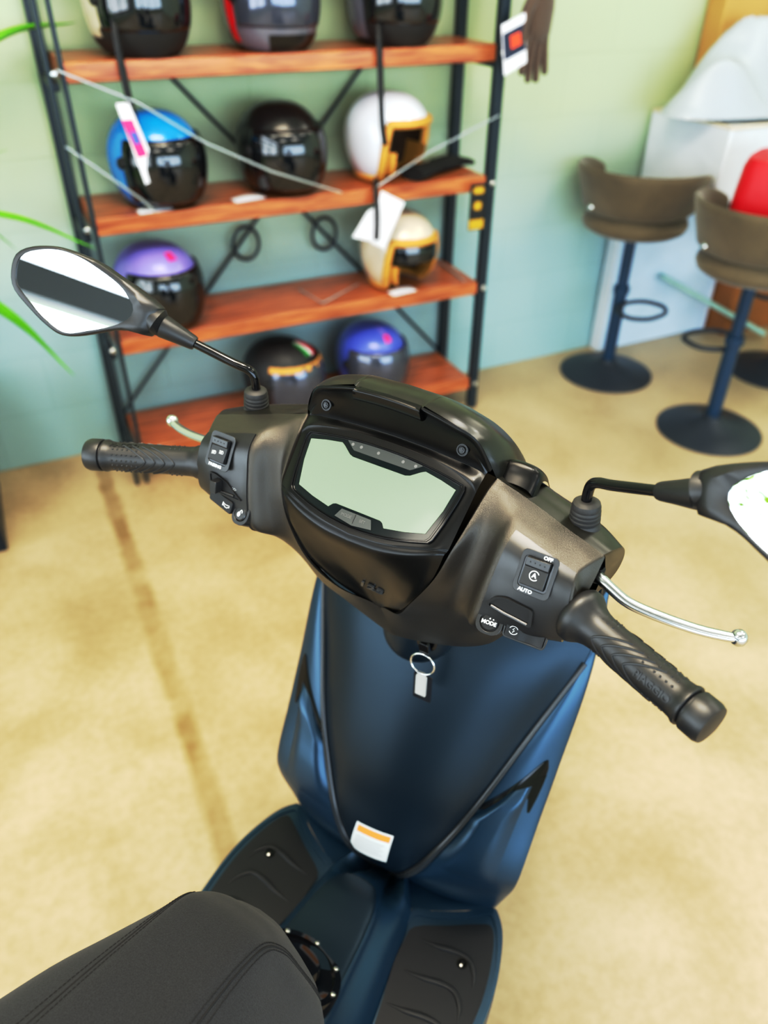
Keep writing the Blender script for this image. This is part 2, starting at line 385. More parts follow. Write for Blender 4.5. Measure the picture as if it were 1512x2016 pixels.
# ---- handlebar cover, rear half (rows run outer end -> centre, columns seam -> underside)
ST = [
 [(.2235,.543,1.102),(.217,.529,1.101),(.2115,.515,1.097),(.2125,.503,1.089),(.2145,.496,1.070),(.2155,.494,1.047),(.2145,.497,1.032),(.214,.515,1.022),(.214,.54,1.026),(.214,.556,1.034)],
 [(.205,.547,1.106),(.201,.533,1.1045),(.197,.5165,1.1005),(.1975,.502,1.0912),(.198,.494,1.070),(.198,.490,1.046),(.198,.4935,1.030),(.198,.512,1.018),(.198,.54,1.020),(.198,.556,1.026)],
 [(.185,.551,1.110),(.183,.536,1.1085),(.181,.519,1.1045),(.180,.5025,1.094),(.180,.4935,1.071),(.179,.4885,1.046),(.178,.491,1.0265),(.178,.512,1.013),(.18,.545,1.012),(.185,.556,1.016)],
 [(.157,.557,1.1165),(.156,.541,1.1145),(.1555,.523,1.1105),(.154,.506,1.099),(.151,.496,1.074),(.148,.488,1.046),(.145,.486,1.020),(.145,.508,1.002),(.15,.545,.985),(.157,.556,.975)],
 [(.147,.5585,1.119),(.1465,.543,1.117),(.145,.525,1.1125),(.142,.508,1.100),(.138,.497,1.0745),(.134,.489,1.046),(.130,.486,1.016),(.130,.508,.996),(.135,.545,.965),(.14,.556,.948)],
 [(.137,.560,1.1215),(.1365,.546,1.1195),(.135,.532,1.114),(.131,.519,1.101),(.127,.510,1.075),(.122,.503,1.046),(.117,.502,1.012),(.114,.516,.985),(.115,.545,.94),(.12,.558,.92)],
 [(.122,.5605,1.1265),(.121,.549,1.124),(.119,.536,1.114),(.116,.523,1.099),(.112,.514,1.075),(.105,.508,1.046),(.097,.508,1.010),(.088,.519,.975),(.085,.542,.92),(.085,.56,.895)],
 [(.1125,.5605,1.1295),(.1115,.548,1.124),(.109,.531,1.111),(.106,.514,1.096),(.1015,.500,1.079),(.092,.493,1.047),(.072,.493,1.008),(.050,.510,.966),(.030,.535,.92),(.03,.562,.872)],
 [(.1100,.5605,1.1300),(.1080,.547,1.1235),(.1055,.528,1.109),(.1025,.511,1.094),(.0985,.4975,1.079),(.0875,.4885,1.047),(.0630,.488,1.004),(.0380,.5075,.962),(.0,.534,.930),(.0,.560,.866)],
]
G = crgrid(ST, 8, 8)
COVER = G
mb = MB(); gridmesh(mb, G)
# lip that turns in toward the instrument cowl
e = G[-1][:8*8+1]; inn = e+np.array([[-.0035*(1-i/64.), .004, -.003] for i in range(65)])
inn[-1][0] = 0; gridmesh(mb, np.array([e, (e+inn)/2+V(0, -.0006, .0006), inn]))
cen = V(.217, .515, 1.062); cap = np.array([G[0], cen+.96*(G[0]-cen)+V(.002, 0, 0), cen+.55*(G[0]-cen)+V(.003, 0, 0), np.repeat([cen+V(.003, 0, 0)], G.shape[1], 0)])
gridmesh(mb, cap); mb.mirror()
rear_cover = mb.build('rear_handlebar_cover', M['grain'], scooter, bar=True, smooth=50)
rear_cover['label'] = 'grained dark grey plastic cover'

# ---- smooth switch panels laid on the housings, buttons and lettering
def cover_at(x, z, lo=2, hi=8):
    sub = COVER[0:34, lo*8-4:hi*8].reshape(-1, 3); rows = COVER[0:34, lo*8-4:hi*8]
    d = (rows[..., 0]-x)**2+(rows[..., 2]-z)**2; i, j = np.unravel_index(np.argmin(d), d.shape)
    i = min(max(i, 1), rows.shape[0]-2); j = min(max(j, 1), rows.shape[1]-2)
    du = rows[i+1, j]-rows[i-1, j]; dv = rows[i, j+1]-rows[i, j-1]; n = unit(np.cross(du, dv))
    if n[1] > 0: n = -n
    p = rows[i, j]; y = p[1]-(n[0]*(x-p[0])+n[2]*(z-p[2]))/n[1]
    return V(x, y, z), n
SP = 2*8+1, 6*8+4
def face(x, z, h=0., side=1, rot=0.):
    """frame on the switch face: origin, ex (to the picture right), ey up, n"""
    p, n = cover_at(x, z); ey = unit(V(0, 0, 1)-n*n[2]); ex = np.cross(ey, n)
    if side < 0: p, n, ey = p*V(-1, 1, 1), n*V(-1, 1, 1), ey*V(-1, 1, 1); ex = np.cross(ey, n)
    c, s = math.cos(rot), math.sin(rot); ex, ey = c*ex+s*ey, -s*ex+c*ey
    return p+h*n, ex, ey, n
for side in (1, -1):
    sub = COVER[0:29, SP[0]:SP[1]+1]
    off = np.zeros_like(sub)
    for i in range(sub.shape[0]):
        for j in range(sub.shape[1]):
            i0, i1, j0, j1 = max(i-1, 0), min(i+1, sub.shape[0]-1), max(j-1, 0), min(j+1, sub.shape[1]-1)
            n = unit(np.cross(sub[i1, j]-sub[i0, j], sub[i, j1]-sub[i, j0])); n = -n if n[1] > 0 else n
            off[i, j] = sub[i, j]+.0016*n
    mb = MB(); gridmesh(mb, off)
    for edge in ((off[-1], sub[-1]), (off[0], sub[0]), (off[:, 0], sub[:, 0]), (off[:, -1], sub[:, -1])):
        gridmesh(mb, np.array([edge[0], edge[1]-(edge[0]-edge[1])*.4]))
    if side < 0: mb.xform(lambda p: p*V(-1, 1, 1))
    panel = mb.build('switch_panel', M['panelgrey'], scooter, bar=True, smooth=40)
    F = lambda x, z, h=.0018, rot=0.: face(x, z, h, side, rot)
    def part(name, m, fn, **k):
        q = MB(); fn(q); return q.build(name, m, panel, bar=True, **k)
    # rocker with its raised surround
    o, ex, ey, n = F(.181, 1.0905)
    part('switch_surround', M['panelgrey'], lambda q: ring_prism(q, rrect(.0335, .0390, .005), rrect(.0265, .0280, .0035), o, ex, ey, .0013), smooth=30, bevel=.0003)
    part('rocker_recess', M['gloss'], lambda q: prism(q, rrect(.0265, .0280, .0035), o, ex, ey, .0003, base=.0001), smooth=0)
    rk = MB(); prof = [(-.0125, .0025), (-.0115, .0052), (-.003, .0042), (.004, .0036), (.0055, .0052), (.0125, .0066), (.0132, .001)]
    A = [[o+x*ex+(y+.0008)*ey+h*n for x in (-.0108, .0108)] for y, h in [(-.0128, .0004)]+prof]
    gridmesh(rk, np.array(A))
    for s in (0, 1):
        st = [a[s] for a in A]; rk.add(st, [tuple(range(len(st)))])
    rk.build('rocker_switch', M['panelgrey'], panel, bar=True, smooth=25, bevel=.0004)
    def mark(name, fn):
        q = MB(); fn(q); return q.build(name, M['white'], panel, bar=True, smooth=0, weld=0)
    for k in range(4):
        q = MB(); lathe(q, [(.0006, 0), (.0005, .0004), (0, .0006)], o+(-.0065+k*.0043)*ex+.0098*ey+.0058*n, n, 8); q.build('switch_dimple', M['black'], panel, bar=True)
    sg_o, sg_x, sg_y, sg_n = o, ex, ey, n
    def tilt(x, z, k, side_=None):
        """frame turned up and inward, the way the lower buttons face the rider"""
        p, e1, e2, n1 = F(x, z, .0); nn = unit(n1*(1-k)+k*unit(V(.10*side, -.62, .78))); ex_ = unit(e1-nn*(e1@nn)); return p, ex_, np.cross(nn, ex_), nn
    CIRC = lambda r: [(r*math.cos(a), r*math.sin(a)) for a in [math.radians(t) for s0 in (0, 90, 180, 270) for t in np.linspace(s0, s0+90, 7)]]
    if side > 0:
        p = o-.001*ey+.0044*n
        mark('start_stop_symbol', lambda q: (stroke(q, [(.0042*math.cos(a), .0042*math.sin(a)) for a in np.linspace(.5, 5.6, 18)], .0007, p, ex, ey), text_on(q, 'A', .0060, p, ex, ey, bold=.0001)))
        mark('off_lettering', lambda q: text_on(q, 'OFF', .0046, o+.0065*ex+.0162*ey+.0016*n, ex, ey, bold=.00014))
        mark('auto_lettering', lambda q: text_on(q, 'AUTO', .0046, o-.0045*ex-.0163*ey+.0016*n, ex, ey, bold=.00014))
        o, ex, ey, n = F(.166, 1.0530, rot=-.02)
        D = round_poly([(-.0235, -.0060), (-.0165, .0050), (-.006, .0092), (.0215, .0078), (.0235, -.0105), (.006, -.0095)], .004)
        part('thumb_ledge', M['panelgrey'], lambda q: (ring_prism(q, D, scale_poly(D, .86), o, ex, ey, .0022), prism(q, scale_poly(D, .87), o, ex, ey, .0004), tube(q, [o+x*ex+y*ey+.0014*n for x, y in ((-.017, -.0050), (-.004, -.0070), (.009, -.0078), (.019, -.0086))], .0016, 8)), smooth=40)
        o, ex, ey, n = tilt(.1502, 1.0295, .75)
        part('button_surround', M['panelgrey'], lambda q: (prism(q, rrect(.0250, .0240, .0098, 6), o, ex, ey, .0142, 0, -.013), ring_prism(q, rrect(.0250, .0240, .0098, 6), CIRC(.0090), o, ex, ey, .0036)), smooth=30, bevel=.0005)
        part('mode_button', M['black'], lambda q: lathe(q, [(.0080, .001), (.0080, .0036), (.0070, .0046), (.0, .0050)], o, n, 32), smooth=30)
        mark('mode_lettering', lambda q: text_on(q, 'MODE', .0050, o-.0008*ey+.0052*n, ex, ey, bold=.00014))
        mark('mountain_symbol', lambda q: q.add([o+x*ex+y*ey+.0052*n for x, y in ((-.0010, .0026), (.0008, .0026), (.0004, .0044), (.0024, .0028), (.0040, .0024), (.0034, .0040))], [(0, 1, 2), (3, 4, 5)]))
        o, ex, ey, n = tilt(.1830, 1.0290, .6); c_, s_ = math.cos(-.10), math.sin(-.10); ex, ey = c_*ex+s_*ey, -s_*ex+c_*ey
        part('starter_surround', M['panelgrey'], lambda q: (prism(q, rrect(.0400, .0200, .004), o, ex, ey, .0125, 0, -.012), ring_prism(q, rrect(.0400, .0200, .004), rrect(.0360, .0160, .003), o, ex, ey, .0032)), smooth=30, bevel=.0005)
        def starter(q):
            gridmesh(q, np.array([[o+x*ex+y*ey+(.0042-(.0028*max(0., 1-((x-.0055)/.0105)**2)*(1-(y/.012)**2) if x > -.0045 else 0))*n for x in np.linspace(-.0176, .0176, 22)] for y in (-.0078, -.004, 0, .004, .0078)]))
        part('starter_button', M['black'], starter, smooth=40)
        p = o-.0105*ex+.0045*n
        def start(q):
            for a0 in (.5, PI+.5): stroke(q, [(.0040*math.cos(a), .0040*math.sin(a)) for a in np.linspace(a0, a0+2.3, 9)], .0007, p, ex, ey)
            stroke(q, [(.0006, .0022), (-.0009, .0005), (.0009, -.0002), (-.0006, -.0022)], .0006, p, ex, ey)
        mark('starter_symbol', start)
    else:
        for nm, dx, dy, tl in (('low_beam_symbol', -.0050, -.0028, .6), ('high_beam_symbol', .0048, -.0004, 0.)):
            p = o+dx*ex+dy*ey+.0042*n
            def lamp(q, p=p, tl=tl):
                stroke(q, [(.0004, .0018), (.0020, .0014), (.0026, 0), (.0020, -.0014), (.0004, -.0018), (.0004, .0018)], .0006, p, ex, ey)
                for k in range(4): stroke(q, [(-.0004, .0015-k*.0010), (-.0028, .0015-k*.0010-tl*.001)], .0005, p, ex, ey)
            mark(nm, lamp)
        mark('passing_lettering', lambda q: text_on(q, 'PASSING', .0046, o-.0015*ex-.0164*ey+.0016*n, ex, ey, bold=.00016))
        o, ex, ey, n = F(.172, 1.0545)
        T = round_poly([(-.021, .012), (-.012, .0125), (.004, .0075), (.0175, -.003), (.026, -.0085), (-.018, -.0085)], .003)
        part('indicator_recess', M['black'], lambda q: (ring_prism(q, T, scale_poly(T, .9), o, ex, ey, .0016), prism(q, scale_poly(T, .9), o, ex, ey, .0004)), smooth=30)
        q = MB()
        for (dx, dy, sx, sy, sz) in ((-.0065, .001, .0085, .0135, .011), (-.0120, -.001, .006, .012, .0055), (.004, -.0055, .022, .0022, .0024)):
            prism(q, rrect(sx, sy, .0008, 2), o+dx*ex+dy*ey, ex, ey, sz)
        q.build('indicator_switch', M['panelgrey'], panel, bar=True, smooth=30, bevel=.0005)
        o2, e2, f2, n2 = F(.1590, 1.0560, .0012)
        for sg in (-1, 1): mark('arrow_symbol', lambda q: stroke(q, [(sg*.0008, .0006), (sg*.0010, .0015), (sg*.0036, 0), (sg*.0010, -.0015), (sg*.0008, -.0006), (sg*.0002, -.0006), (sg*.0002, .0006), (sg*.0008, .0006)], .0005, o2, e2, f2))
        o, ex, ey, n = tilt(.174, 1.0355, .45); c_, s_ = math.cos(-.12), math.sin(-.12); ex, ey = c_*ex+s_*ey, -s_*ex+c_*ey
        Hp = round_poly([(-.0210, .0090), (-.014, .0080), (.017, .0070), (.0175, -.0080), (-.0200, -.0070)], .003)
        part('horn_button', M['black'], lambda q: prism(q, Hp, o, ex, ey, .0145, 0, -.010, taper=.95), smooth=30, bevel=.0008)
        p = o+.0085*ex-.0005*ey+.0047*n
        mark('horn_symbol', lambda q: (stroke(q, [(-.0052, .0020), (-.0052, -.0020)], .0010, p, ex, ey), stroke(q, [(-.0052, .0011), (-.001, .0007), (.003, .0015), (.0046, .0020), (.0046, -.0004), (.003, -.0004), (.002, -.0020), (-.0022, -.0020), (-.003, -.0009), (-.0052, -.0011)], .0007, p, ex, ey)))
        o, ex, ey, n = tilt(.1462, 1.0310, .7)
        part('button_surround', M['panelgrey'], lambda q: (prism(q, rrect(.0225, .0250, .0092, 6), o, ex, ey, .0142, 0, -.013), ring_prism(q, rrect(.0225, .0250, .0092, 6), CIRC(.0086), o, ex, ey, .0036)), smooth=30, bevel=.0005)
        part('seat_release_button', M['panelgrey'], lambda q: lathe(q, [(.0078, .001), (.0078, .0036), (.0068, .0046), (.0, .0050)], o, n, 32), smooth=30)
        p = o-.0008*ex-.0012*ey+.0051*n
        mark('padlock_symbol', lambda q: (prism(q, [(.0021*math.cos(a), .0027*math.sin(a)) for a in np.linspace(0, 2*PI, 12, endpoint=False)], p, ex, ey, .0002), stroke(q, [(.0010, .0018), (.0010, .0040), (.0022, .0052), (.0036, .0044), (.0038, .0022)], .0008, p, ex, ey)))

# ---- handlebar cover, front half
FT = [
 [(.2235,.543,1.102),(.228,.557,1.100),(.2315,.577,1.091),(.2315,.590,1.072),(.226,.592,1.045),(.216,.562,1.030)],
 [(.205,.547,1.106),(.208,.562,1.1045),(.210,.586,1.098),(.210,.603,1.077),(.206,.602,1.042),(.200,.560,1.023)],
 [(.185,.551,1.110),(.187,.567,1.1085),(.188,.592,1.103),(.188,.612,1.080),(.186,.607,1.038),(.183,.56,1.012)],
 [(.157,.557,1.1165),(.157,.573,1.115),(.157,.597,1.110),(.157,.620,1.080),(.155,.615,1.025),(.155,.56,.972)],
 [(.137,.560,1.1215),(.1355,.577,1.120),(.134,.603,1.114),(.132,.630,1.080),(.128,.630,1.005),(.120,.57,.92)],
 [(.112,.5605,1.1297),(.109,.580,1.127),(.106,.610,1.116),(.102,.640,1.080),(.100,.650,.99),(.084,.585,.895)],
 [(.08,.565,1.130),(.08,.59,1.125),(.075,.63,1.11),(.07,.66,1.07),(.06,.66,.97),(.045,.585,.875)],
 [(.0,.570,1.130),(.0,.60,1.125),(.0,.64,1.11),(.0,.67,1.07),(.0,.67,.96),(.0,.58,.866)],
]
G = crgrid(FT, 6, 8); mb = MB(); gridmesh(mb, G)
cen = V(.22, .57, 1.065); gridmesh(mb, np.array([G[0], cen+.9*(G[0]-cen)+V(.0015, 0, 0), np.repeat([cen+V(.002, 0, 0)], G.shape[1], 0)])); mb.mirror()
mb.build('front_handlebar_cover', M['hoodmat'], scooter, bar=True, smooth=50)['label'] = 'smooth satin black front cover'
# hinged cap on the right front cover
mb = MB(); A = []
for y, z in ((.5640, 1.1235), (.572, 1.1300), (.580, 1.1370), (.590, 1.1330), (.602, 1.1220), (.606, 1.113)):
    A.append([V(x, y+.02*(x-.125), z+dz) for x, dz in ((.110, -.001), (.113, .003), (.124, .004), (.136, .0025), (.143, -.002), (.146, -.010))])
gridmesh(mb, crgrid(A, 4, 4)); mb.build('cover_cap', M['satin'], scooter, bar=True, smooth=50)

# ---- instrument hood (headlamp cowl top), rim shared with the visor
RIM = [(0,.5450,1.1915),(.0333,.5445,1.1890),(.0385,.5440,1.1912),(.0414,.5440,1.1905),(.070,.5470,1.1800),(.0908,.5504,1.1695),(.101,.5535,1.153),(.1065,.5570,1.139),(.1097,.5599,1.1295)]
def hrow(y, zs, xs, k): return [(x, y, z) for x, z in zip(xs, zs)]
HR = [RIM,
 [(0,.558,1.1925),(.0333,.558,1.191),(.0385,.558,1.1905),(.044,.558,1.190),(.072,.559,1.1815),(.0945,.561,1.168),(.106,.563,1.150),(.111,.566,1.135),(.112,.568,1.120)],
 [(0,.577,1.1880),(.033,.577,1.1870),(.039,.577,1.1866),(.046,.577,1.1855),(.075,.577,1.1775),(.0985,.578,1.163),(.110,.580,1.143),(.1135,.582,1.125),(.1135,.584,1.108)],
 [(0,.602,1.1725),(.033,.602,1.1715),(.040,.602,1.171),(.050,.602,1.1695),(.078,.602,1.161),(.101,.602,1.146),(.1125,.602,1.126),(.1145,.602,1.106),(.1135,.602,1.090)],
 [(0,.640,1.1455),(.032,.640,1.1445),(.040,.640,1.144),(.050,.640,1.142),(.076,.640,1.133),(.097,.640,1.116),(.1065,.640,1.094),(.108,.640,1.07),(.106,.640,1.05)],
 [(0,.690,1.098),(.03,.690,1.097),(.036,.690,1.096),(.046,.690,1.094),(.07,.690,1.084),(.088,.690,1.066),(.096,.690,1.045),(.097,.690,1.02),(.095,.690,1.0)],
 [(0,.730,1.035),(.028,.730,1.034),(.034,.730,1.033),(.042,.730,1.031),(.060,.728,1.022),(.074,.725,1.005),(.081,.72,.985),(.082,.715,.965),(.080,.71,.945)],
 [(0,.735,.94),(.02,.735,.94),(.026,.735,.94),(.034,.733,.94),(.048,.73,.938),(.06,.722,.93),(.066,.715,.92),(.067,.70,.91),(.066,.69,.90)]]
mb = MB(); gridmesh(mb, crgrid(HR, 7, 6)); mb.mirror()
mb.build('instrument_hood', M['hoodmat'], scooter, bar=True, smooth=50)['label'] = 'smooth olive black hood over the instruments'

# ---- visor face + instrument cowl, one skin from the rim down to the chin
def DP(x, v, h=0.): return (x, .535+.747*v-.664*h, 1.127+.664*v+.747*h)
CW = [
 [(0,.5450,1.1915),(.034,.5445,1.1895),(.068,.5465,1.1806),(.0908,.5504,1.1695),(.1055,.5565,1.141)],
 [(0,.5435,1.1885),(.034,.5430,1.1868),(.067,.5452,1.1778),(.0895,.5495,1.1665),(.1045,.5555,1.1385)],
 [(0,.5470,1.1835),(.034,.5468,1.1815),(.066,.5482,1.1735),(.0875,.5510,1.1630),(.1030,.5548,1.1380)],
 [(0,.5510,1.1720),(.034,.5505,1.1710),(.065,.5510,1.1650),(.0870,.5520,1.1560),(.1022,.5545,1.1372)],
 [(0,.5540,1.1580),(.038,.5532,1.1570),(.074,.5525,1.1530),(.0915,.5525,1.1470),(.1016,.5535,1.1362)],
 [(0,.5560,1.1435),(.040,.5550,1.1428),(.077,.5538,1.1402),(.0930,.5532,1.1382),(.1012,.5525,1.1355)],
 [(0,.5555,1.1405),(.040,.5545,1.1400),(.077,.5530,1.1378),(.0930,.5525,1.1362),(.1010,.5515,1.1340)],
 [(0,.5500,1.1380),(.040,.5490,1.1372),(.076,.5450,1.1342),(.0925,.5420,1.1315),(.1005,.5400,1.1265)],
 [DP(0,.0125,-.0015),DP(.040,.011,-.0015),DP(.073,.007,-.002),DP(.0925,.001,-.003),DP(.0998,-.006,-.005)],
 [DP(0,-.03,-.002),DP(.035,-.03,-.002),DP(.065,-.03,-.002),DP(.088,-.030,-.003),DP(.0985,-.032,-.006)],
 [DP(0,-.074,-.002),DP(.035,-.0715,-.002),DP(.064,-.066,-.002),DP(.084,-.0600,-.003),DP(.0972,-.0560,-.0075)],
 [DP(0,-.081,-.0025),DP(.033,-.078,-.0025),DP(.062,-.0715,-.003),DP(.084,-.0645,-.004),DP(.0962,-.0605,-.0085)],
 [(0,.4728,1.0655),(.031,.4742,1.0668),(.060,.4790,1.0712),(.0840,.4862,1.0765),(.0945,.4920,1.0770)],
 [(0,.4745,1.0560),(.030,.4755,1.0572),(.058,.4793,1.0600),(.0810,.4850,1.0640),(.0915,.4900,1.0640)],
 [(0,.4835,1.0380),(.028,.4835,1.0385),(.053,.4835,1.0390),(.0730,.4855,1.0400),(.0830,.4895,1.0400)],
 [(0,.5000,1.0060),(.022,.4985,1.0070),(.042,.4940,1.0080),(.0560,.4905,1.0080),(.0650,.4905,1.0080)],
 [(0,.5150,.9740),(.016,.5135,.9750),(.029,.5085,.9760),(.0385,.5055,.9760),(.0455,.5040,.9760)],
 [(0,.5240,.9500),(.010,.5232,.9503),(.018,.5210,.9508),(.024,.5195,.9510),(.0290,.5190,.9510)],
 [(0,.5300,.9360),(.004,.5298,.9362),(.008,.5292,.9364),(.011,.5285,.9366),(.0130,.5280,.9370)]]
mb = MB(); COWL = crgrid(CW, 6, 6); gridmesh(mb, COWL); mb.mirror()
cowl = mb.build('instrument_cowl', M['satin'], scooter, bar=True, smooth=50)
cowl['label'] = 'satin black instrument surround and visor'
# thick centre lip of the visor between the two steps
mb = MB()
LP = [[(x, .5462-.0022*(1-(x/.04)**2), 1.1915-.0016*(abs(x)/.034)**2) for x in np.linspace(-.0350, .0350, 15)],
      [(x, .5395, 1.1905-.0016*(abs(x)/.034)**2) for x in np.linspace(-.0360, .0360, 15)],
      [(x, .5385, 1.1875-.0016*(abs(x)/.034)**2) for x in np.linspace(-.0368, .0368, 15)],
      [(x, .5410, 1.1785-.0014*(abs(x)/.034)**2) for x in np.linspace(-.0375, .0375, 15)],
      [(x, .5490, 1.1760-.0014*(abs(x)/.034)**2) for x in np.linspace(-.0375, .0375, 15)]]
gridmesh(mb, crgrid(LP, 3, 1))
for s in (0, -1): mb.add([r[s] for r in LP], [(0, 1, 2, 3, 4)])
mb.build('visor_lip', M['satin'], cowl, bar=True, smooth=40)
for s in (-1, 1):
    mb = MB(); o = V(s*.077, .5508, 1.1545); n = unit(V(0, -.95, .35))
    lathe(mb, [(.0062, .0), (.0058, .0010), (.0046, .0010), (.0042, -.0002), (.0034, .0002), (.0030, .0016), (0, .0018)], o+.0005*n, n, 24)
    x, y, d = frame_of(n); prism(mb, rrect(.0042, .0008, .0003, 2), o+.0022*n, x, y, .0006, 1); prism(mb, rrect(.0008, .0042, .0003, 2), o+.0022*n, x, y, .0006, 1)
    mb.build('visor_screw', [M['satin'], M['gloss']], cowl, bar=True, smooth=30)
# display
EX, EY = V(1, 0, 0), V(0, .747, .664); DO = V(0, .535, 1.127); DN = np.cross(EX, EY)
def arc(a, b, c, n): # quadratic through a, mid c, b
    a, b, c = map(lambda p: np.array(p, float), (a, b, c)); k = 2*c-.5*(a+b)
    return [tuple((1-t)**2*a+2*t*(1-t)*k+t*t*b) for t in np.linspace(0, 1, n)]
BZ = arc((-.0895, .0012), (.0895, .0012), (0, .0100), 13)+[(.0912, -.003), (.0900, -.016)]+[(.0862, -.040), (.0822, -.0570), (.0795, -.0608)]+arc((.075, -.0622), (-.075, -.0622), (0, -.0752), 13)+[(-.0795, -.0608), (-.0822, -.0570), (-.0862, -.040), (-.0900, -.016), (-.0912, -.003)]
mb = MB(); ring_prism(mb, BZ, scale_poly(BZ, .972), DO, EX, EY, .0035, 0, -.002)
ring_prism(mb, scale_poly(BZ, .972), scale_poly(BZ, .945), DO, EX, EY, .0028, 0, -.002)
mb.build('display_bezel', M['gloss'], cowl, bar=True, smooth=30, bevel=.0004)
mb = MB(); prism(mb, scale_poly(BZ, .948), DO, EX, EY, .0022, 0, -.002)
mb.build('display_lens', M['lens'], cowl, bar=True, smooth=0)
LC = [(-.0830, -.0055), (-.066, -.0015), (-.0478, .0014), (-.0440, -.0006), (-.0345, -.0074), (-.0300, -.0088), (0, -.0088), (.0300, -.0088), (.0345, -.0074), (.0440, -.0006), (.0478, .0014), (.066, -.0015), (.0830, -.0055), (.0800, -.028), (.0730, -.0535), (.0530, -.0592), (.0320, -.0632), (.0285, -.0590), (.0255, -.0577), (-.0255, -.0577), (-.0285, -.0590), (-.0320, -.0632), (-.0530, -.0592), (-.0730, -.0535), (-.0800, -.028)]
mb = MB(); prism(mb, LC, DO, EX, EY, .0004, 0, .0003); mb.build('lcd_screen', M['lcd'], cowl, bar=True, smooth=0)['label'] = 'pale green blank display'
IC = [(-.0430, .0052), (-.0345, -.0010), (-.0320, -.0025), (0, -.0026), (.0320, -.0025), (.0345, -.0010), (.0430, .0052), (.0405, .0062), (.020, .0086), (0, .0092), (-.020, .0086), (-.0405, .0062)]
mb = MB(); prism(mb, IC, DO, EX, EY, .0004, 0, .0003)
for x in (-.036, -.026, -.006, .022, .036): lathe(mb, [(.0017, .0007), (.0014, .0008), (0, .0008)], DO+x*EX+.003*EY, DN, 10, 1)
mb.build('warning_light_strip', [M['icongrey'], M['greyprint']], cowl, bar=True, smooth=0)
mb = MB(); prism(mb, [(-.0168, -.0603), (-.0212, -.0693), (0, -.0722), (.0212, -.0693), (.0168, -.0603)], DO, EX, EY, .0010, 0, .0002)
prism(mb, rrect(.0006, .0090, .0002, 1), DO-.0655*EY, EX, EY, .0004, 1, .0011)
text_on(mb, 'MODE', .0042, DO-.0092*EX-.0652*EY+.0013*DN, EX, EY, 2); text_on(mb, 'SET', .0042, DO+.0092*EX-.0652*EY+.0013*DN, EX, EY, 2)
mb.build('display_buttons', [M['icongrey'], M['black'], M['greyprint']], cowl, bar=True, smooth=0)
o = V(.0, .5125, .9785); ey = unit(V(0, -.43, .90)); mb = MB()
text_on(mb, '125', .0175, o+.0008*np.cross(V(1, 0, 0), ey), V(1, 0, 0), ey, depth=.002, shear=.3, bold=.0004)
mb.xform(lambda p: V(p[0]*1.25, p[1]-.05*abs(p[0])*.6, p[2]))
mb.build('number_emblem', M['emblem'], cowl, bar=True, smooth=0)

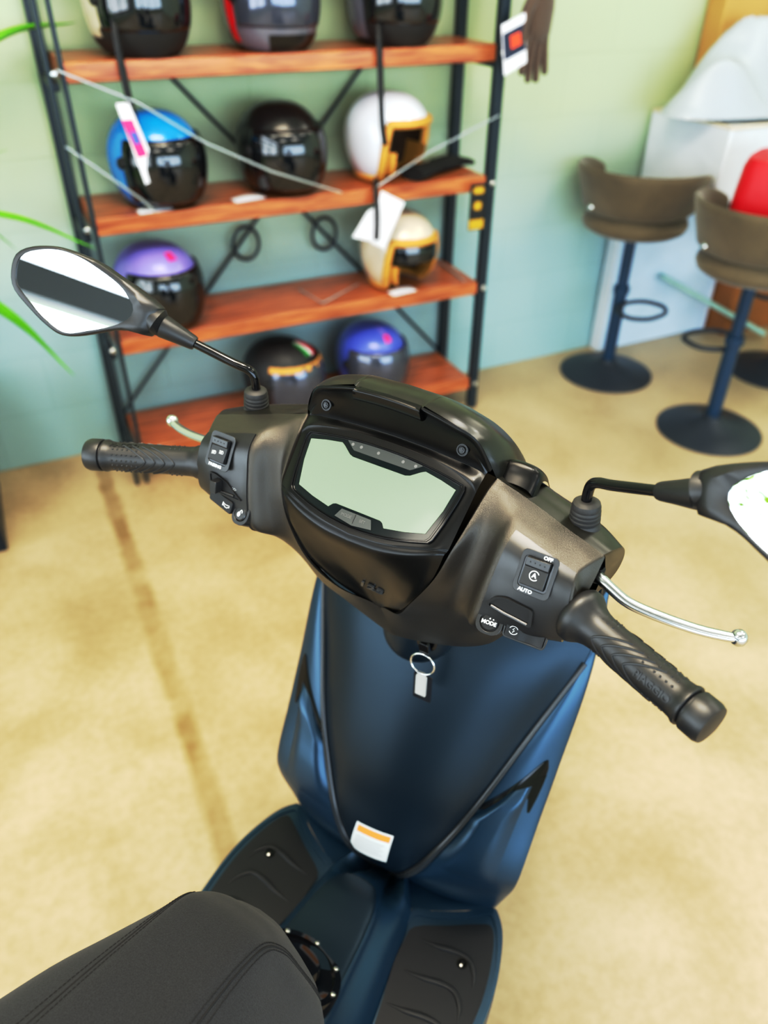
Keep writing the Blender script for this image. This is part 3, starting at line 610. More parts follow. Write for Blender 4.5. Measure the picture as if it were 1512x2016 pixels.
# ---- grips, levers, mirrors
GA, GB = V(.229, .5065, 1.0565), V(.3500, .4560, 1.0510)
def grip_frame(side):
    a = GB-GA; L = np.linalg.norm(a); a = a/L; u = unit(V(0, 0, 1)-a*a[2]); rear = unit(np.cross(a, u))
    if rear[1] > 0: rear = -rear
    f = V(side, 1, 1); return GA*f, a*f, u*f, rear*f, L
for side in (1, -1):
    o, a, u, r_, L = grip_frame(side)
    def W(s, ph, r): return o+s*a+r*(math.cos(ph)*u+math.sin(ph)*r_)
    if side > 0: prof = [(.0, -.012), (.0235, -.012), (.0258, -.009), (.0258, -.003), (.0235, .001), (.0200, .006), (.0178, .012), (.0168, .018), (.0164, .030), (.0164, .098), (.0170, .104), (.0186, .107), (.0186, .1095), (.0165, .111), (0, .111)]
    else: prof = [(.0, -.012), (.019, -.012), (.0190, -.002), (.0172, .002), (.0166, .008), (.0163, .030), (.0163, .098), (.0170, .104), (.0184, .107), (.0184, .1095), (.0165, .111), (0, .111)]
    mb = MB(); seg = 40
    G = np.array([[W(h, p, r) for p in np.linspace(0, 2*PI, seg, endpoint=False)] for r, h in prof]); gridmesh(mb, G, 0, True)
    R = .0164
    def dot(s, ph): lathe(mb, [(.0012, -.0004), (.0011, .0003), (.0006, .0008), (0, .0009)], W(s, ph, R), W(s, ph, 1)-W(s, ph, 0), 8)
    for k in range(16):
        ph = k*2*PI/16+.1
        for i in range(6):
            s = .066+i*.0058
            if not (side > 0 and .6 < ph < 1.75) and not (side < 0 and (ph < .35 or ph > 5.9)): dot(s, ph)
            elif i == 5: dot(s+.003, ph) if False else None
        for i in range(3):
            if math.cos(2*(ph-1.1)) < .3: dot(.0165+i*.0058, ph)
    for half in (0, PI):
        for i in range(4):
            pts = [W(.020+.0115*i+.030*abs(t)**1.4, 1.25+half+t*1.15, R+.0002) for t in np.linspace(-1, 1, 25)]
            tube(mb, pts, .0010, 6)
    vs, fs = text_geo('PIAGGIO', .0088, .0012, bold=.0002)
    ph0, s0, sg = (1.15, .083, 1) if side > 0 else (.12, .083, -1)
    mb.add([W(s0+sg*x*1.0, ph0-sg*side*0-y/R, R+z+.0002) for x, y, z in vs] if side > 0 else [W(s0-x, ph0-y/R, R+z+.0002) for x, y, z in vs], fs)
    grip = mb.build('grip', M['rubber'], scooter, bar=True, smooth=40, weld=0)
    mb = MB(); G = np.array([[W(h, p, r) for p in np.linspace(0, 2*PI, seg, endpoint=False)] for r, h in [(.0, .110), (.0155, .110), (.0158, .1125), (.0180, .1130), (.0185, .1145), (.0185, .127), (.0170, .131), (.0110, .1325), (0, .1325)]])
    gridmesh(mb, G, 0, True); mb.build('bar_end', M['rubber'], grip, bar=True, smooth=30)
    f = V(side, 1, 1)
    mb = MB(); P = cr([p*f for p in (V(.205, .560, 1.068), V(.222, .5535, 1.0675), V(.236, .5515, 1.0615), V(.2535, .5510, 1.0540), V(.281, .5560, 1.0480), V(.312, .5650, 1.0420), V(.335, .5740, 1.0390), V(.3456, .5800, 1.0375))], 4)
    rr = np.interp(np.arange(len(P)), [0, 8, 16, 24, len(P)-1], [.007, .0062, .0062, .0056, .0048])
    tube(mb, P, rr, 12, 0, flat=.72, up=V(0, 0, 1))
    c = P[-1]; lathe(mb, [(0, -.0078), (.004, -.0070), (.0068, -.004), (.0078, 0), (.0068, .004), (.004, .0070), (0, .0078)], c, V(0, 0, 1), 20)
    mb.build('brake_lever', M['alu'], scooter, bar=True, smooth=50)['label'] = 'polished aluminium brake lever'
    mb = MB(); lathe(mb, [(0, 0), (.008, 0), (.008, .012), (.006, .014), (0, .014)], V(.216*side, .562, 1.058), V(0, 0, 1), 20); mb.build('lever_pivot', M['black'], scooter, bar=True)
    # mirror: rubber boot, stem, collar, shell, glass
    b0 = V(.194*side, .5735, 1.0975)
    mb = MB(); lathe(mb, [(0, -.002), (.0152, -.002), (.0150, .004), (.0140, .0095), (.0132, .0105), (.0140, .0120), (.0140, .0140), (.0130, .0152), (.0138, .0166), (.0138, .0184), (.0130, .0196), (.0136, .0210), (.0136, .0226), (.0128, .0240), (.0132, .0265), (.0122, .0300), (.0095, .0320), (.0060, .0325), (0, .0325)], b0, V(-.06*side, 0, 1), 32)
    boot = mb.build('mirror_boot', M['boot'], scooter, bar=True, smooth=30)
    stem = cr([p*f for p in (V(.1915, .5735, 1.115), V(.1915, .5735, 1.138), V(.1935, .5730, 1.1475), V(.1995, .5705, 1.1530), V(.212, .5655, 1.1580), V(.2330, .5582, 1.1672), V(.2575, .5498, 1.1780))], 6)
    mb = MB(); tube(mb, stem, .0049, 16); mstem = mb.build('mirror_stem', M['gloss'], scooter, bar=True, smooth=60)
    A0, A1 = V(.2535, .5510, 1.1763)*f, V(.2860, .5378, 1.1938)*f; d = unit(A1-A0); LL = np.linalg.norm(A1-A0)
    mb = MB(); lathe(mb, [(0, -.0005), (.0072, -.0005), (.0080, .002), (.0100, LL*.45), (.0126, LL-.004), (.0126, LL-.0015), (.0108, LL-.0005), (.0108, LL+.0022), (.0124, LL+.0032), (.0130, LL+.006), (.012, LL+.012), (0, LL+.012)], A0, d, 28)
    mb.build('mirror_collar', M['rubber'], mstem, bar=True, smooth=35)
    mo = V(-.3055, .521, 1.216); mn = V(.3708, -.8623, .3449); mx = V(.9187, .395, 0); my = V(-.1363, .3169, .9386)
    OUT = [(.0091,.0157),(-.0129,.0284),(-.0393,.043),(-.0682,.0523),(-.0862,.0557),(-.1137,.0541),(-.1316,.0455),(-.1386,.0287),(-.1386,.0142),(-.1335,.0041),(-.1182,-.0117),(-.1026,-.0254),(-.0845,-.0358),(-.0611,-.0351),(-.0238,-.0267),(-.001,-.0258),(.0092,-.0270),(.0190,-.0287),(.0300,-.0002),(.0212,.0077)]
    GL = [(.0001,-.0014),(-.0045,.0086),(-.0154,.0212),(-.0352,.0341),(-.0573,.0455),(-.0841,.052),(-.1141,.0486),(-.1274,.0396),(-.1316,.0229),(-.1305,.0126),(-.1176,-.0032),(-.1022,-.019),(-.0796,-.0323),(-.0515,-.0281),(-.0237,-.0214),(-.0051,-.0121)]
    OUTs = cr(OUT, 4, True); GLs = cr(GL, 4, True)
    # resample glass outline by angle so that the rims match
    cc = np.array([-.066, .008])
    def polar(P, n=72):
        P = P-cc; th = np.arctan2(P[:, 1], P[:, 0]); rr = np.hypot(P[:, 0], P[:, 1]); k = np.argsort(th); th, rr = th[k], rr[k]
        q = np.linspace(-PI, PI, n, endpoint=False); rq = np.interp(q, np.r_[th-2*PI, th, th+2*PI], np.r_[rr, rr, rr]); return [cc+r*np.array([math.cos(t), math.sin(t)]) for t, r in zip(q, rq)]
    PO, PG = polar(OUTs), polar(GLs)
    W2 = lambda p, h: (mo+p[0]*mx+p[1]*my+h*mn)*V(-side, 1, 1)
    gap = [np.linalg.norm(o_-g_) for o_, g_ in zip(PO, PG)]
    rings = [[W2(cc+(p-cc)*.999, -.0006) for p in PG], [W2(cc+(p-cc)*1.006, .0012) for p in PG],
             [W2(g_+(o_-g_)*.45, .0014+max(0, q-.008)*.22) for o_, g_, q in zip(PO, PG, gap)], [W2(g_+(o_-g_)*.85, .0002+max(0, q-.008)*.08) for o_, g_, q in zip(PO, PG, gap)],
             [W2(p, -.0045-max(0, q-.008)*.16) for p, q in zip(PO, gap)], [W2(cc+(p-cc)*.985, -.012-max(0, q-.008)*.2) for p, q in zip(PO, gap)], [W2(cc+(p-cc)*.88, -.021) for p in PO], [W2(cc+(p-cc)*.62, -.029) for p in PO], [W2(cc+(p-cc)*.3, -.032) for p in PO], [W2(cc, -.033)]*72]
    mb = MB(); gridmesh(mb, np.array(rings), 0, True)
    nk = [A1*f+d*f*.004, A1*f+d*f*.010, np.array(W2(np.array([.0245, -.0140]), -.0100))*V(-side, 1, 1)*V(-1, 1, 1) if False else (mo+.0230*mx-.0138*my-.0085*mn)*V(-1, 1, 1), (mo+.006*mx-.0075*my-.0125*mn)*V(-1, 1, 1)]
    tube(mb, cr([p*f for p in nk], 4), np.interp(range(13), [0, 4, 8, 12], [.0122, .0128, .0150, .0100]), 24)
    shell = mb.build('mirror_shell', M['rubber'], mstem, bar=True, smooth=50)
    mb = MB(); n = len(GLs); mb.add([W2(p, 0.0) for p in PG], [tuple(range(72))])
    mb.build('mirror_glass', M['mirror'], mstem, bar=True, smooth=0)['label'] = 'silvered mirror glass'

# ---- leg shield
OE = [(.200,.785,.860),(.207,.750,.812),(.211,.705,.745),(.2068,.648,.642),(.2034,.603,.566),(.2012,.566,.502),(.1965,.5580,.468),(.185,.565,.420),(.171,.574,.364)]
PE = [(.194,.765,.845),(.201,.718,.778),(.165,.656,.687),(.133,.601,.602),(.107,.570,.536),(.085,.547,.490),(.067,.536,.452),(.045,.533,.418),(.012,.553,.365)]
BULGE = [.07, .075, .062, .045, .030, .019, .012, .006, .0]
mb = MB(); rows = []
for i, (a, b) in enumerate(zip(PE, OE)):
    a, b = V(*a), V(*b); k = np.linalg.norm(b-a)
    rows.append([a+V(0, .006, 0), a, a*.7+b*.3+V(0, -.06*k, .02*k), a*.35+b*.65+V(0, -.07*k, .02*k), b, b+V(-.004, .010, 0), b+V(-.018, .05, 0)])
WING = crgrid(rows, 6, 5); gridmesh(mb, WING); mb.mirror()
shield = mb.build('leg_shield', M['navy'], scooter, smooth=60); shield['label'] = 'matte navy leg shield wings'
# inner glove box panel
rows = []
for (x, y, z), bu in zip(PE, BULGE):
    rows.append([(t*x, y-bu*(1-abs(t)**2.2)-(.004 if abs(t) < .9 else 0), z) for t in (-1, -.93, -.75, -.45, 0, .45, .75, .93, 1)])
PANEL = crgrid(rows, 6, 5); mb = MB(); gridmesh(mb, PANEL)
glove = mb.build('glove_box_door', M['navyin'], scooter, smooth=60)
for s in (-1, 1):
    P = cr([V(x*s, y-.003, z) for x, y, z in PE[1:]], 6); mb = MB(); tube(mb, P, np.linspace(.0036, .0070, len(P)), 10, flat=.8)
    mb.build('panel_trim', M['trim'], scooter, smooth=60)
def panel_at(x, z):
    G = PANEL.reshape(-1, 3); d = (G[:, 0]-x)**2+(G[:, 2]-z)**2; i = np.argsort(d)[:4]; w_ = 1/(d[i]+1e-7); return V(x, (G[i, 1]*w_).sum()/w_.sum(), z)
# intake slot and raised cheek on each wing
def wing_at(u, v):
    R, K = WING.shape[:2]; i = u*(R-1); j = v*(K-1); i0, j0 = int(min(i, R-2)), int(min(j, K-2)); fi, fj = i-i0, j-j0
    p = (WING[i0, j0]*(1-fi)*(1-fj)+WING[i0+1, j0]*fi*(1-fj)+WING[i0, j0+1]*(1-fi)*fj+WING[i0+1, j0+1]*fi*fj)
    n = unit(np.cross(WING[i0+1, j0]-WING[i0, j0], WING[i0, j0+1]-WING[i0, j0])); n = -n if n[1] > 0 else n
    return p, n
for s in (-1, 1):
    f = V(s, 1, 1)
    def patch(q, uv, h, mi=0):
        # polygon strip on the wing: list of (u, v_inner, v_outer)
        A = []
        for u, v0, v1 in uv: A.append([(lambda pn: (pn[0]+h*pn[1])*f)(wing_at(u, v)) for v in np.linspace(v0, v1, 8)])
        gridmesh(q, np.array(A), mi)
    q = MB(); patch(q, [(0.3475, 0.53, 0.56), (0.365, 0.45, 0.585), (0.3825, 0.37, 0.59), (0.4017, 0.28, 0.59), (0.4219, 0.2, 0.56), (0.435, 0.18, 0.3)], .0012)
    patch(q, [(0.378, 0.5, 0.592), (0.402, 0.52, 0.592), (0.428, 0.545, 0.588), (0.458, 0.568, 0.58)], .0014)
    q.build('intake_slot', M['gloss'], shield, smooth=60)['label'] = 'dark slot in the leg shield'
    q = MB(); A = []
    for u in np.linspace(.392, .70, 14):
        t = (u-.392)/(.70-.392); v0 = max(.20, .40-.9*t)if t < .3 else .22; v1 = .525+.03*t; row = []
        for k in range(10):
            v = v0+(v1-v0)*k/9; e_ = min(1, min(k, 9-k)/2.)*min(1, t/.08, (1-t)/.5); p, n = wing_at(u, v); row.append((p+(.0016+.009*e_)*n)*f)
        A.append(row)
    gridmesh(q, np.array(A)); q.build('shield_cheek', M['navy'], shield, smooth=60)
# front apron
AP = [[(.190,.79,.845),(.14,.805,.845),(.07,.815,.85),(0,.815,.85)],[(.195,.75,.72),(.16,.84,.74),(.09,.90,.76),(0,.92,.765)],[(.186,.645,.55),(.15,.76,.56),(.09,.85,.57),(0,.88,.57)],[(.17,.61,.40),(.14,.68,.40),(.08,.73,.40),(0,.75,.40)]]
mb = MB(); gridmesh(mb, crgrid(AP, 5, 5)); mb.mirror(); mb.build('front_apron', M['navy'], scooter, smooth=60)
# ignition housing under the cover, keyhole plate
mb = MB(); G = []
for t in np.linspace(-1, 1, 13):
    G.append([((.050-.022*max(0, -s_)**1.5)*math.sin(t*PI/2)-.004, .648-.052*math.cos(t*PI/2)*c, .800+.045*s_*(1-.35*abs(t)**2*(s_ < 0))) for c, s_ in ((.65, 1.5), (.95, .8), (1., .2), (.93, -.25), (.7, -.6), (.2, -.85), (-.4, -.9))])
gridmesh(mb, crgrid(G, 3, 4)); ign = mb.build('ignition_housing', M['navyin'], scooter, smooth=60)
mb = MB(); lathe(mb, [(0, 0), (.013, 0), (.013, .004), (.010, .006), (.004, .005), (0, .005)], V(.032, .594, .842), unit(V(.15, -1, .25)), 24); mb.build('ignition_lock', M['gloss'], ign, smooth=30)
# sticker
mb = MB(); A = []
TL, TR, BR, BL = V(-.0335, 0, .497), V(.0265, 0, .505), V(.0195, 0, .443), V(-.0465, 0, .425)
def st(u, v, h=.0012):
    p = (1-v)*((1-u)*TL+u*TR)+v*((1-u)*BL+u*BR); q = panel_at(p[0], p[2]); return q+V(0, -h, h*.6)
def stq(mb, u0, u1, v0, v1, h, mi): gridmesh(mb, np.array([[st(u, v, h) for u in np.linspace(u0, u1, 9)] for v in np.linspace(v0, v1, 7)]), mi)
stq(mb, 0, 1, 0, 1, .0012, 0); stq(mb, .07, .95, .06, .26, .0017, 1)
for k in range(5): stq(mb, .10, .86-.07*(k % 2), .40+.10*k, .425+.10*k, .0017, 2)
mb.build('warning_sticker', [M['stickerw'], M['orange'], mat('faint print', (.55, .57, .57), .5)], glove, smooth=60)['label'] = 'white sticker with an orange band'

# ---- floor tunnel, boards
mb = MB(); TN = []
for y, zt, hw, zs in ((.553, .362, .012, .362), (.530, .380, .018, .372), (.508, .410, .022, .395), (.490, .432, .026, .415), (.470, .446, .034, .43), (.435, .452, .043, .436), (.37, .460, .049, .44), (.30, .480, .056, .455), (.22, .52, .064, .49), (.10, .58, .08, .54), (0, .62, .10, .56)):
    bx = float(np.interp(y, [0, .1, .2, .34, .42, .47, .512, .553], [.112, .112, .110, .096, .083, .078, .070, .040]))
    TN.append([(0, y, zt), (hw*.6, y, zt-.002), (hw, y, zs), (hw+.006, y, zs-.012), (hw+(bx-hw)*.62+.003, y, .40), (bx, y, .368)])
TUN = crgrid(TN, 5, 4); gridmesh(mb, TUN); mb.mirror(); mb.build('floor_tunnel', M['navy'], scooter, smooth=60)
PD = [[(t*hw, y, zt+.0022-(.004 if abs(t) > .99 else 0)-.004*t*t) for t in (-1, -.94, -.6, 0, .6, .94, 1)] for y, zt, hw in ((.484, .437, .012), (.478, .4425, .026), (.455, .4505, .038), (.42, .4545, .045), (.37, .461, .050), (.30, .481, .057), (.22, .521, .066))]
mb = MB(); gridmesh(mb, crgrid(PD, 4, 4)); mb.build('tunnel_cover', M['navyin'], scooter, smooth=60)
for s in (-1, 1):
    f = V(s, 1, 1)
    B = [(.070,.512),(.095,.523),(.140,.548),(.172,.572),(.185,.566),(.198,.548),(.208,.522),(.218,.482),(.222,.44),(.221,.39),(.216,.30),(.205,.15),(.19,.0),(.10,0),(.098,.20),(.083,.34),(.070,.42),(.068,.47)]
    mb = MB(); bs = [tuple(p) for p in cr(B, 3, True)]
    prism(mb, [(x*s, y) for x, y in (bs if s > 0 else bs[::-1])], (0, 0, 0), V(1, 0, 0), V(0, 1, 0), .05, 0, .318, .985)
    ins = scale_poly(bs, .93); ring_prism(mb, [(x*s, y) for x, y in bs], [(x*s, y) for x, y in ins], (0, 0, 0), V(1, 0, 0), V(0, 1, 0), .007, 0, .364)
    # front wall of the foot well, up to the leg shield
    FW = [[V(.012, .553, .364), V(.050, .560, .364), V(.095, .567, .364), V(.135, .572, .364), V(.171, .574, .364)], [V(.040, .530, .366), V(.072, .535, .368), V(.105, .547, .370), V(.140, .562, .371), V(.173, .575, .371)], [V(.070, .511, .370), V(.084, .518, .371), V(.110, .531, .371), V(.142, .550, .371), V(.172, .570, .371)]]
    gridmesh(mb, crgrid([[p*f for p in r] for r in FW], 3, 3))
    fb = mb.build('footboard', M['navy'], scooter, smooth=35)
    mp = [(.084,.490),(.125,.515),(.165,.540),(.180,.546),(.190,.535),(.200,.505),(.207,.470),(.210,.43),(.207,.36),(.200,.25),(.19,.10),(.115,.10),(.110,.25),(.095,.36),(.082,.43),(.080,.465)]
    ms = [tuple(p) for p in cr(mp, 3, True)]
    mb = MB(); prism(mb, [(x*s, y) for x, y in (ms if s > 0 else ms[::-1])], (0, 0, 0), V(1, 0, 0), V(0, 1, 0), .003, 0, .368)
    for k in range(5):
        y0 = .488-k*.048
        tube(mb, cr([V(x*s, y, .3712) for x, y in ((.098-.004*k*0, y0-.010), (.125, y0-.006), (.150, y0+.000), (.172, y0+.000), (.186, y0-.014), (.192, y0-.032))], 4), np.r_[np.linspace(.0008, .0042, 6), np.full(9, .0042), np.linspace(.0042, .0008, 6)], 8, flat=.6)
    fm = mb.build('footboard_mat', M['mat'], fb, smooth=40)
    mb = MB(); lathe(mb, [(.0075, -.001), (.0075, .0022), (.0055, .0022), (.005, 0), (.0036, 0), (.0036, .0018), (0, .002)], V(.166*s, .478, .371), V(0, 0, 1), 20); mb.build('mat_screw', M['gloss'], fb)
    mb = MB(); lathe(mb, [(.002, 0), (.002, .001), (0, .0015)], V(.166*s, .474, .3735), V(0, -.3, 1), 12); mb.build('screw_head', M['steel'], fb)

# ---- fuel filler ring under the seat nose
mb = MB(); n = unit(V(.15, .55, .82)); o = V(.002, .318, .492)
lathe(mb, [(.062, -.02), (.062, .000), (.060, .004), (.052, .004), (.050, .0), (.034, -.004), (.030, .010), (.026, .014), (0, .016)], o, n, 48); filler = mb.build('fuel_filler_ring', M['gloss'], scooter, smooth=30)
x_, y_, _ = frame_of(n)
for k in range(8):
    a = k*PI/4+.25; mb = MB(); lathe(mb, [(.0036, .003), (.0036, .0055), (.002, .0068), (0, .007)], o+.0555*(math.cos(a)*x_+math.sin(a)*y_), n, 12); mb.build('rivet', M['steel'], filler)

# ---- seat
SE = [[(0,.271,.717),(.028,.269,.716),(.047,.266,.708),(.064,.263,.689),(.080,.260,.658),(.083,.256,.622),(.06,.253,.61)],
 [(0,.262,.742),(.029,.260,.741),(.0495,.256,.732),(.066,.253,.708),(.088,.250,.668),(.094,.246,.622),(.065,.24,.605)],
 [(0,.250,.760),(.031,.248,.7593),(.0510,.242,.7540),(.0670,.240,.732),(.0925,.238,.682),(.102,.236,.628),(.075,.23,.60)],
 [(0,.225,.7865),(.032,.2235,.7855),(.0492,.2205,.7785),(.067,.217,.752),(.096,.214,.697),(.107,.21,.632),(.08,.21,.60)],
 [(0,.175,.8095),(.032,.174,.809),(.0502,.172,.8030),(.078,.170,.777),(.106,.17,.718),(.116,.17,.648),(.09,.17,.605)],
 [(0,.10,.832),(.034,.10,.832),(.0560,.10,.826),(.098,.10,.803),(.128,.10,.742),(.134,.10,.66),(.10,.10,.606)],
 [(0,.0,.846),(.040,.0,.846),(.0680,.0,.840),(.124,.0,.814),(.157,.0,.750),(.160,.0,.67),(.11,.0,.61)],
 [(0,-.15,.846),(.046,-.15,.846),(.085,-.15,.840),(.146,-.15,.810),(.175,-.15,.740),(.172,-.15,.67),(.12,-.15,.62)],
 [(0,-.34,.86),(.046,-.34,.86),(.090,-.34,.854),(.145,-.34,.82),(.165,-.34,.75),(.155,-.34,.68),(.11,-.34,.65)],
 [(0,-.70,.88),(.04,-.70,.88),(.075,-.70,.875),(.11,-.70,.84),(.12,-.70,.80),(.11,-.70,.75),(.08,-.70,.73)]]
SEAT = crgrid(SE, 6, 6); mb = MB(); gridmesh(mb, SEAT)
nose = np.array([SEAT[0], [p*V(.8, 1, 1)+V(0, .006, -.008) for p in SEAT[0]], [p*V(.35, 1, 1)+V(0, .008, 0)+V(0, 0, .3*(.66-p[2])) for p in SEAT[0]], [V(0, .278, .66)]*SEAT.shape[1]])
gridmesh(mb, nose); mb.mirror(); seat = mb.build('seat', M['seat'], scooter, smooth=60); seat['label'] = 'charcoal fabric saddle with double stitched seams'
def seat_pt(r, c):
    i, j = int(min(r, SEAT.shape[0]-2)), int(min(c, SEAT.shape[1]-2)); a, b_ = r-i, c-j
    return (1-a)*(1-b_)*SEAT[i, j]+a*(1-b_)*SEAT[i+1, j]+(1-a)*b_*SEAT[i, j+1]+a*b_*SEAT[i+1, j+1]
for s in (-1, 1):
    # the seam runs forward along the saddle and dives down beside the nose
    RC = cr([V(53.5, 12, 0), V(48, 12, 0), V(40, 12, 0), V(30, 12, 0), V(22, 12, 0), V(17, 12, 0), V(13.5, 12.6, 0), V(10.5, 15, 0), V(8, 19, 0), V(5, 23, 0), V(2, 26, 0)], 8)
    for k, (off, nm) in enumerate(((-1.1, 'stitch'), (1.1, 'stitch'), (0, 'seat_seam'))):
        tn = np.gradient(RC, axis=0); nr = np.stack([tn[:, 1], -tn[:, 0]], 1)*V(1, 1); nr = nr/np.linalg.norm(nr, axis=1)[:, None]
        P = np.array([seat_pt(max(0, r[0]+off*.9*n_[0]), r[1]+off*abs(n_[1])**1.*np.sign(-n_[1])*1. if False else r[1]+off*(.3+.7*abs(n_[1]))) for r, n_ in zip(RC, nr)])*V(s, 1, 1)
        P = cr(P, 2); mb = MB()
        if nm == 'seat_seam': tube(mb, P, .0010, 6); mb.build('seat_seam', M['thread'], seat, smooth=60)
        else:
            d = np.r_[0, np.cumsum(np.linalg.norm(np.diff(P, axis=0), axis=1))]; q = 0.
            while q < d[-1]-.004:
                a, b = [V(*[np.interp(t, d, P[:, kk]) for kk in range(3)]) for t in (q, q+.0030)]; tube(mb, [a, (a+b)/2+V(0, 0, .0004), b], .0007, 5); q += .0042
            mb.build('stitching', M['thread'], seat, smooth=60, weld=0)

# ---- the rest of the scooter: side panels, tail, wheels, fork
mb = MB(); BS = [[(0,.24,.60),(.08,.24,.60),(.09,.23,.50),(.09,.22,.40),(.06,.22,.33)],[(0,.10,.62),(.13,.10,.615),(.15,.10,.52),(.14,.10,.42),(.08,.10,.33)],[(0,-.15,.64),(.16,-.15,.63),(.18,-.15,.56),(.16,-.18,.46),(.08,-.18,.36)],[(0,-.45,.66),(.15,-.45,.66),(.165,-.45,.60),(.14,-.45,.52),(.08,-.45,.46)],[(0,-.85,.78),(.07,-.85,.77),(.08,-.85,.72),(.06,-.84,.68),(.03,-.84,.66)]]
gridmesh(mb, crgrid(BS, 5, 5)); mb.mirror(); body = mb.build('rear_body_panel', M['navy'], scooter, smooth=60)
mb = MB(); prism(mb, rrect(.11, .05, .02), V(0, -.855, .725), V(1, 0, 0), V(0, .3, 1), -.03); mb.build('tail_light', M['redlight'], body, smooth=40)
for nm, y, r, wd in (('front_wheel', .86, .30, .05), ('rear_wheel', -.53, .29, .055)):
    mb = MB(); lathe(mb, [(r-.075, -wd*.7), (r-.04, -wd*.95), (r-.012, -wd*.7), (r, 0), (r-.012, wd*.7), (r-.04, wd*.95), (r-.075, wd*.7), (r-.085, 0), (r-.075, -wd*.7)], V(0, y, r), V(1, 0, 0), 48); t = mb.build(nm, M['tyre'], scooter, smooth=40)
    mb = MB(); lathe(mb, [(.0, -.03), (.03, -.035), (.035, -.02), (r-.09, -.008), (r-.072, -wd*.65), (r-.072, wd*.65), (r-.09, .008), (.035, .02), (.03, .035), (0, .03)], V(0, y, r), V(1, 0, 0), 40); mb.build('wheel_rim', M['stoolbase'], t, smooth=30)
mb = MB()
for s in (-1, 1): tube(mb, [V(.075*s, .86, .30), V(.075*s, .80, .50), V(.06*s, .74, .66)], .02, 14)
mb.build('front_fork', M['black'], scooter)
mb = MB(); gridmesh(mb, np.array([[V(.075*math.cos(b)*1., .86+(.335+.0*b)*math.cos(a), .30+.335*math.sin(a)-.02*abs(math.cos(b))) for b in np.linspace(0, PI, 11)] for a in np.linspace(.2, 2.6, 16)])); mb.build('front_mudguard', M['navy'], scooter, smooth=60, solid=.003)
mb = MB(); box(mb, (.0, -.1, .31), (.20, .66, .12)); box(mb, (.10, -.45, .31), (.10, .35, .14)); mb.build('engine_unit', M['black'], scooter, smooth=30, bevel=.02)
mb = MB(); tube(mb, cr([V(.17, -.20, .28), V(.20, -.40, .30), V(.20, -.70, .36)], 4), .05, 16); mb.build('exhaust_silencer', M['black'], scooter, smooth=40)

# =================================================================== key ring hanging from the lock
def BW(p):  # scooter body coordinates -> world
    c, s = math.cos(math.radians(-54.7)), math.sin(math.radians(-54.7)); return V(-.1622+c*p[0]-s*p[1], .2635+s*p[0]+c*p[1], p[2])
kr = empty('key_ring', tuple(BW(V(.033, .583, .735))), math.radians(-54.7))
tag(kr, 'steel key ring with a silver and black leather fob hanging from the ignition', 'key ring')
mb = MB(); prism(mb, rrect(.0135, .022, .004), V(0, .002, .107), V(1, 0, 0), V(0, -.25, 1), .006); box(mb, (.0, .008, .122), (.005, .006, .02)); mb.build('key', M['gloss'], kr, smooth=35, bevel=.0008)
mb = MB(); tube(mb, [V(.0160*math.cos(a), -.004+.002*math.sin(a), .0800+.0150*math.sin(a)) for a in np.linspace(0, 2*PI, 40, endpoint=False)], .0012, 8, closed=True); mb.build('split_ring', M['chrome'], kr, smooth=60)
mb = MB(); prism(mb, rrect(.0245, .0440, .001, 2), V(.001, -.001, .037), V(1, 0, 0), V(0, .02, 1), .0025); mb.build('leather_strap', M['leather'], kr, smooth=30)
mb = MB(); prism(mb, rrect(.0145, .0340, .001, 2), V(0, -.0036, .0425), V(1, 0, 0), V(0, .02, 1), .002); ring_prism(mb, rrect(.0145, .0340, .001, 2), rrect(.0120, .0310, .001, 2), V(0, -.0055, .0425), V(1, 0, 0), V(0, .02, 1), .0008); box(mb, (0, -.0045, .0620), (.011, .003, .006)); mb.build('metal_plate', M['plate'], kr, smooth=30)

# =================================================================== shelving rack
RX0, RX1, RY0, RY1 = .205, 1.535, 2.385, 2.640
SHZ = [.135, .525, .890, 1.275, 1.66]
rack = empty('shelving_rack', ((RX0+RX1)/2, (RY0+RY1)/2, 0)); rc = V((RX0+RX1)/2, (RY0+RY1)/2, 0)
tag(rack, 'industrial rack of reddish wood boards and dark metal posts holding helmets against the wall', 'shelving')
def rk_part(name, mb, m, **k): mb.xform(lambda p: p-rc); return mb.build(name, m, rack, **k)
for x in (RX0, RX1):
    for y in (RY0, RY1):
        if x == RX0 and y == RY0:
            for dx in (-.012, .022): mb = MB(); box(mb, (x+dx, y, .98), (.011, .030, 1.96)); rk_part('post', mb, M['post'], bevel=.002)
        else: mb = MB(); box(mb, (x, y, .98), (.032, .032, 1.96)); rk_part('post', mb, M['post'], bevel=.003)
    for z in SHZ:
        mb = MB(); box(mb, (x, (RY0+RY1)/2, z-.058), (.022, RY1-RY0-.036, .02)); rk_part('end_rail', mb, M['post'], bevel=.002)
for z in SHZ:
    mb = MB(); box(mb, ((RX0+RX1)/2, (RY0+RY1)/2, z-.024), (RX1-RX0-.04, RY1-RY0+.02, .048)); rk_part('shelf_board', mb, M['wood'], bevel=.004)
for a, b in (((RX0, 1.58), (RX1, .125)), ((RX1, 1.60), (RX0, .13))):
    mb = MB(); y = RY1+.008 if a[0] == RX0 else RY1-.004; tube(mb, [V(a[0], y, a[1]), V(b[0], y, b[1])], .0055, 10); rk_part('cross_brace', mb, M['post'], smooth=60)
for x, z in ((.728, .692), (1.015, .690)):
    mb = MB(); tube(mb, [V(x+.045*math.cos(t), RY1-.02, z+.055*math.sin(t)) for t in np.linspace(0, 2*PI, 32, endpoint=False)], .006, 8, closed=True); rk_part('brace_ring', mb, M['post'], smooth=60)
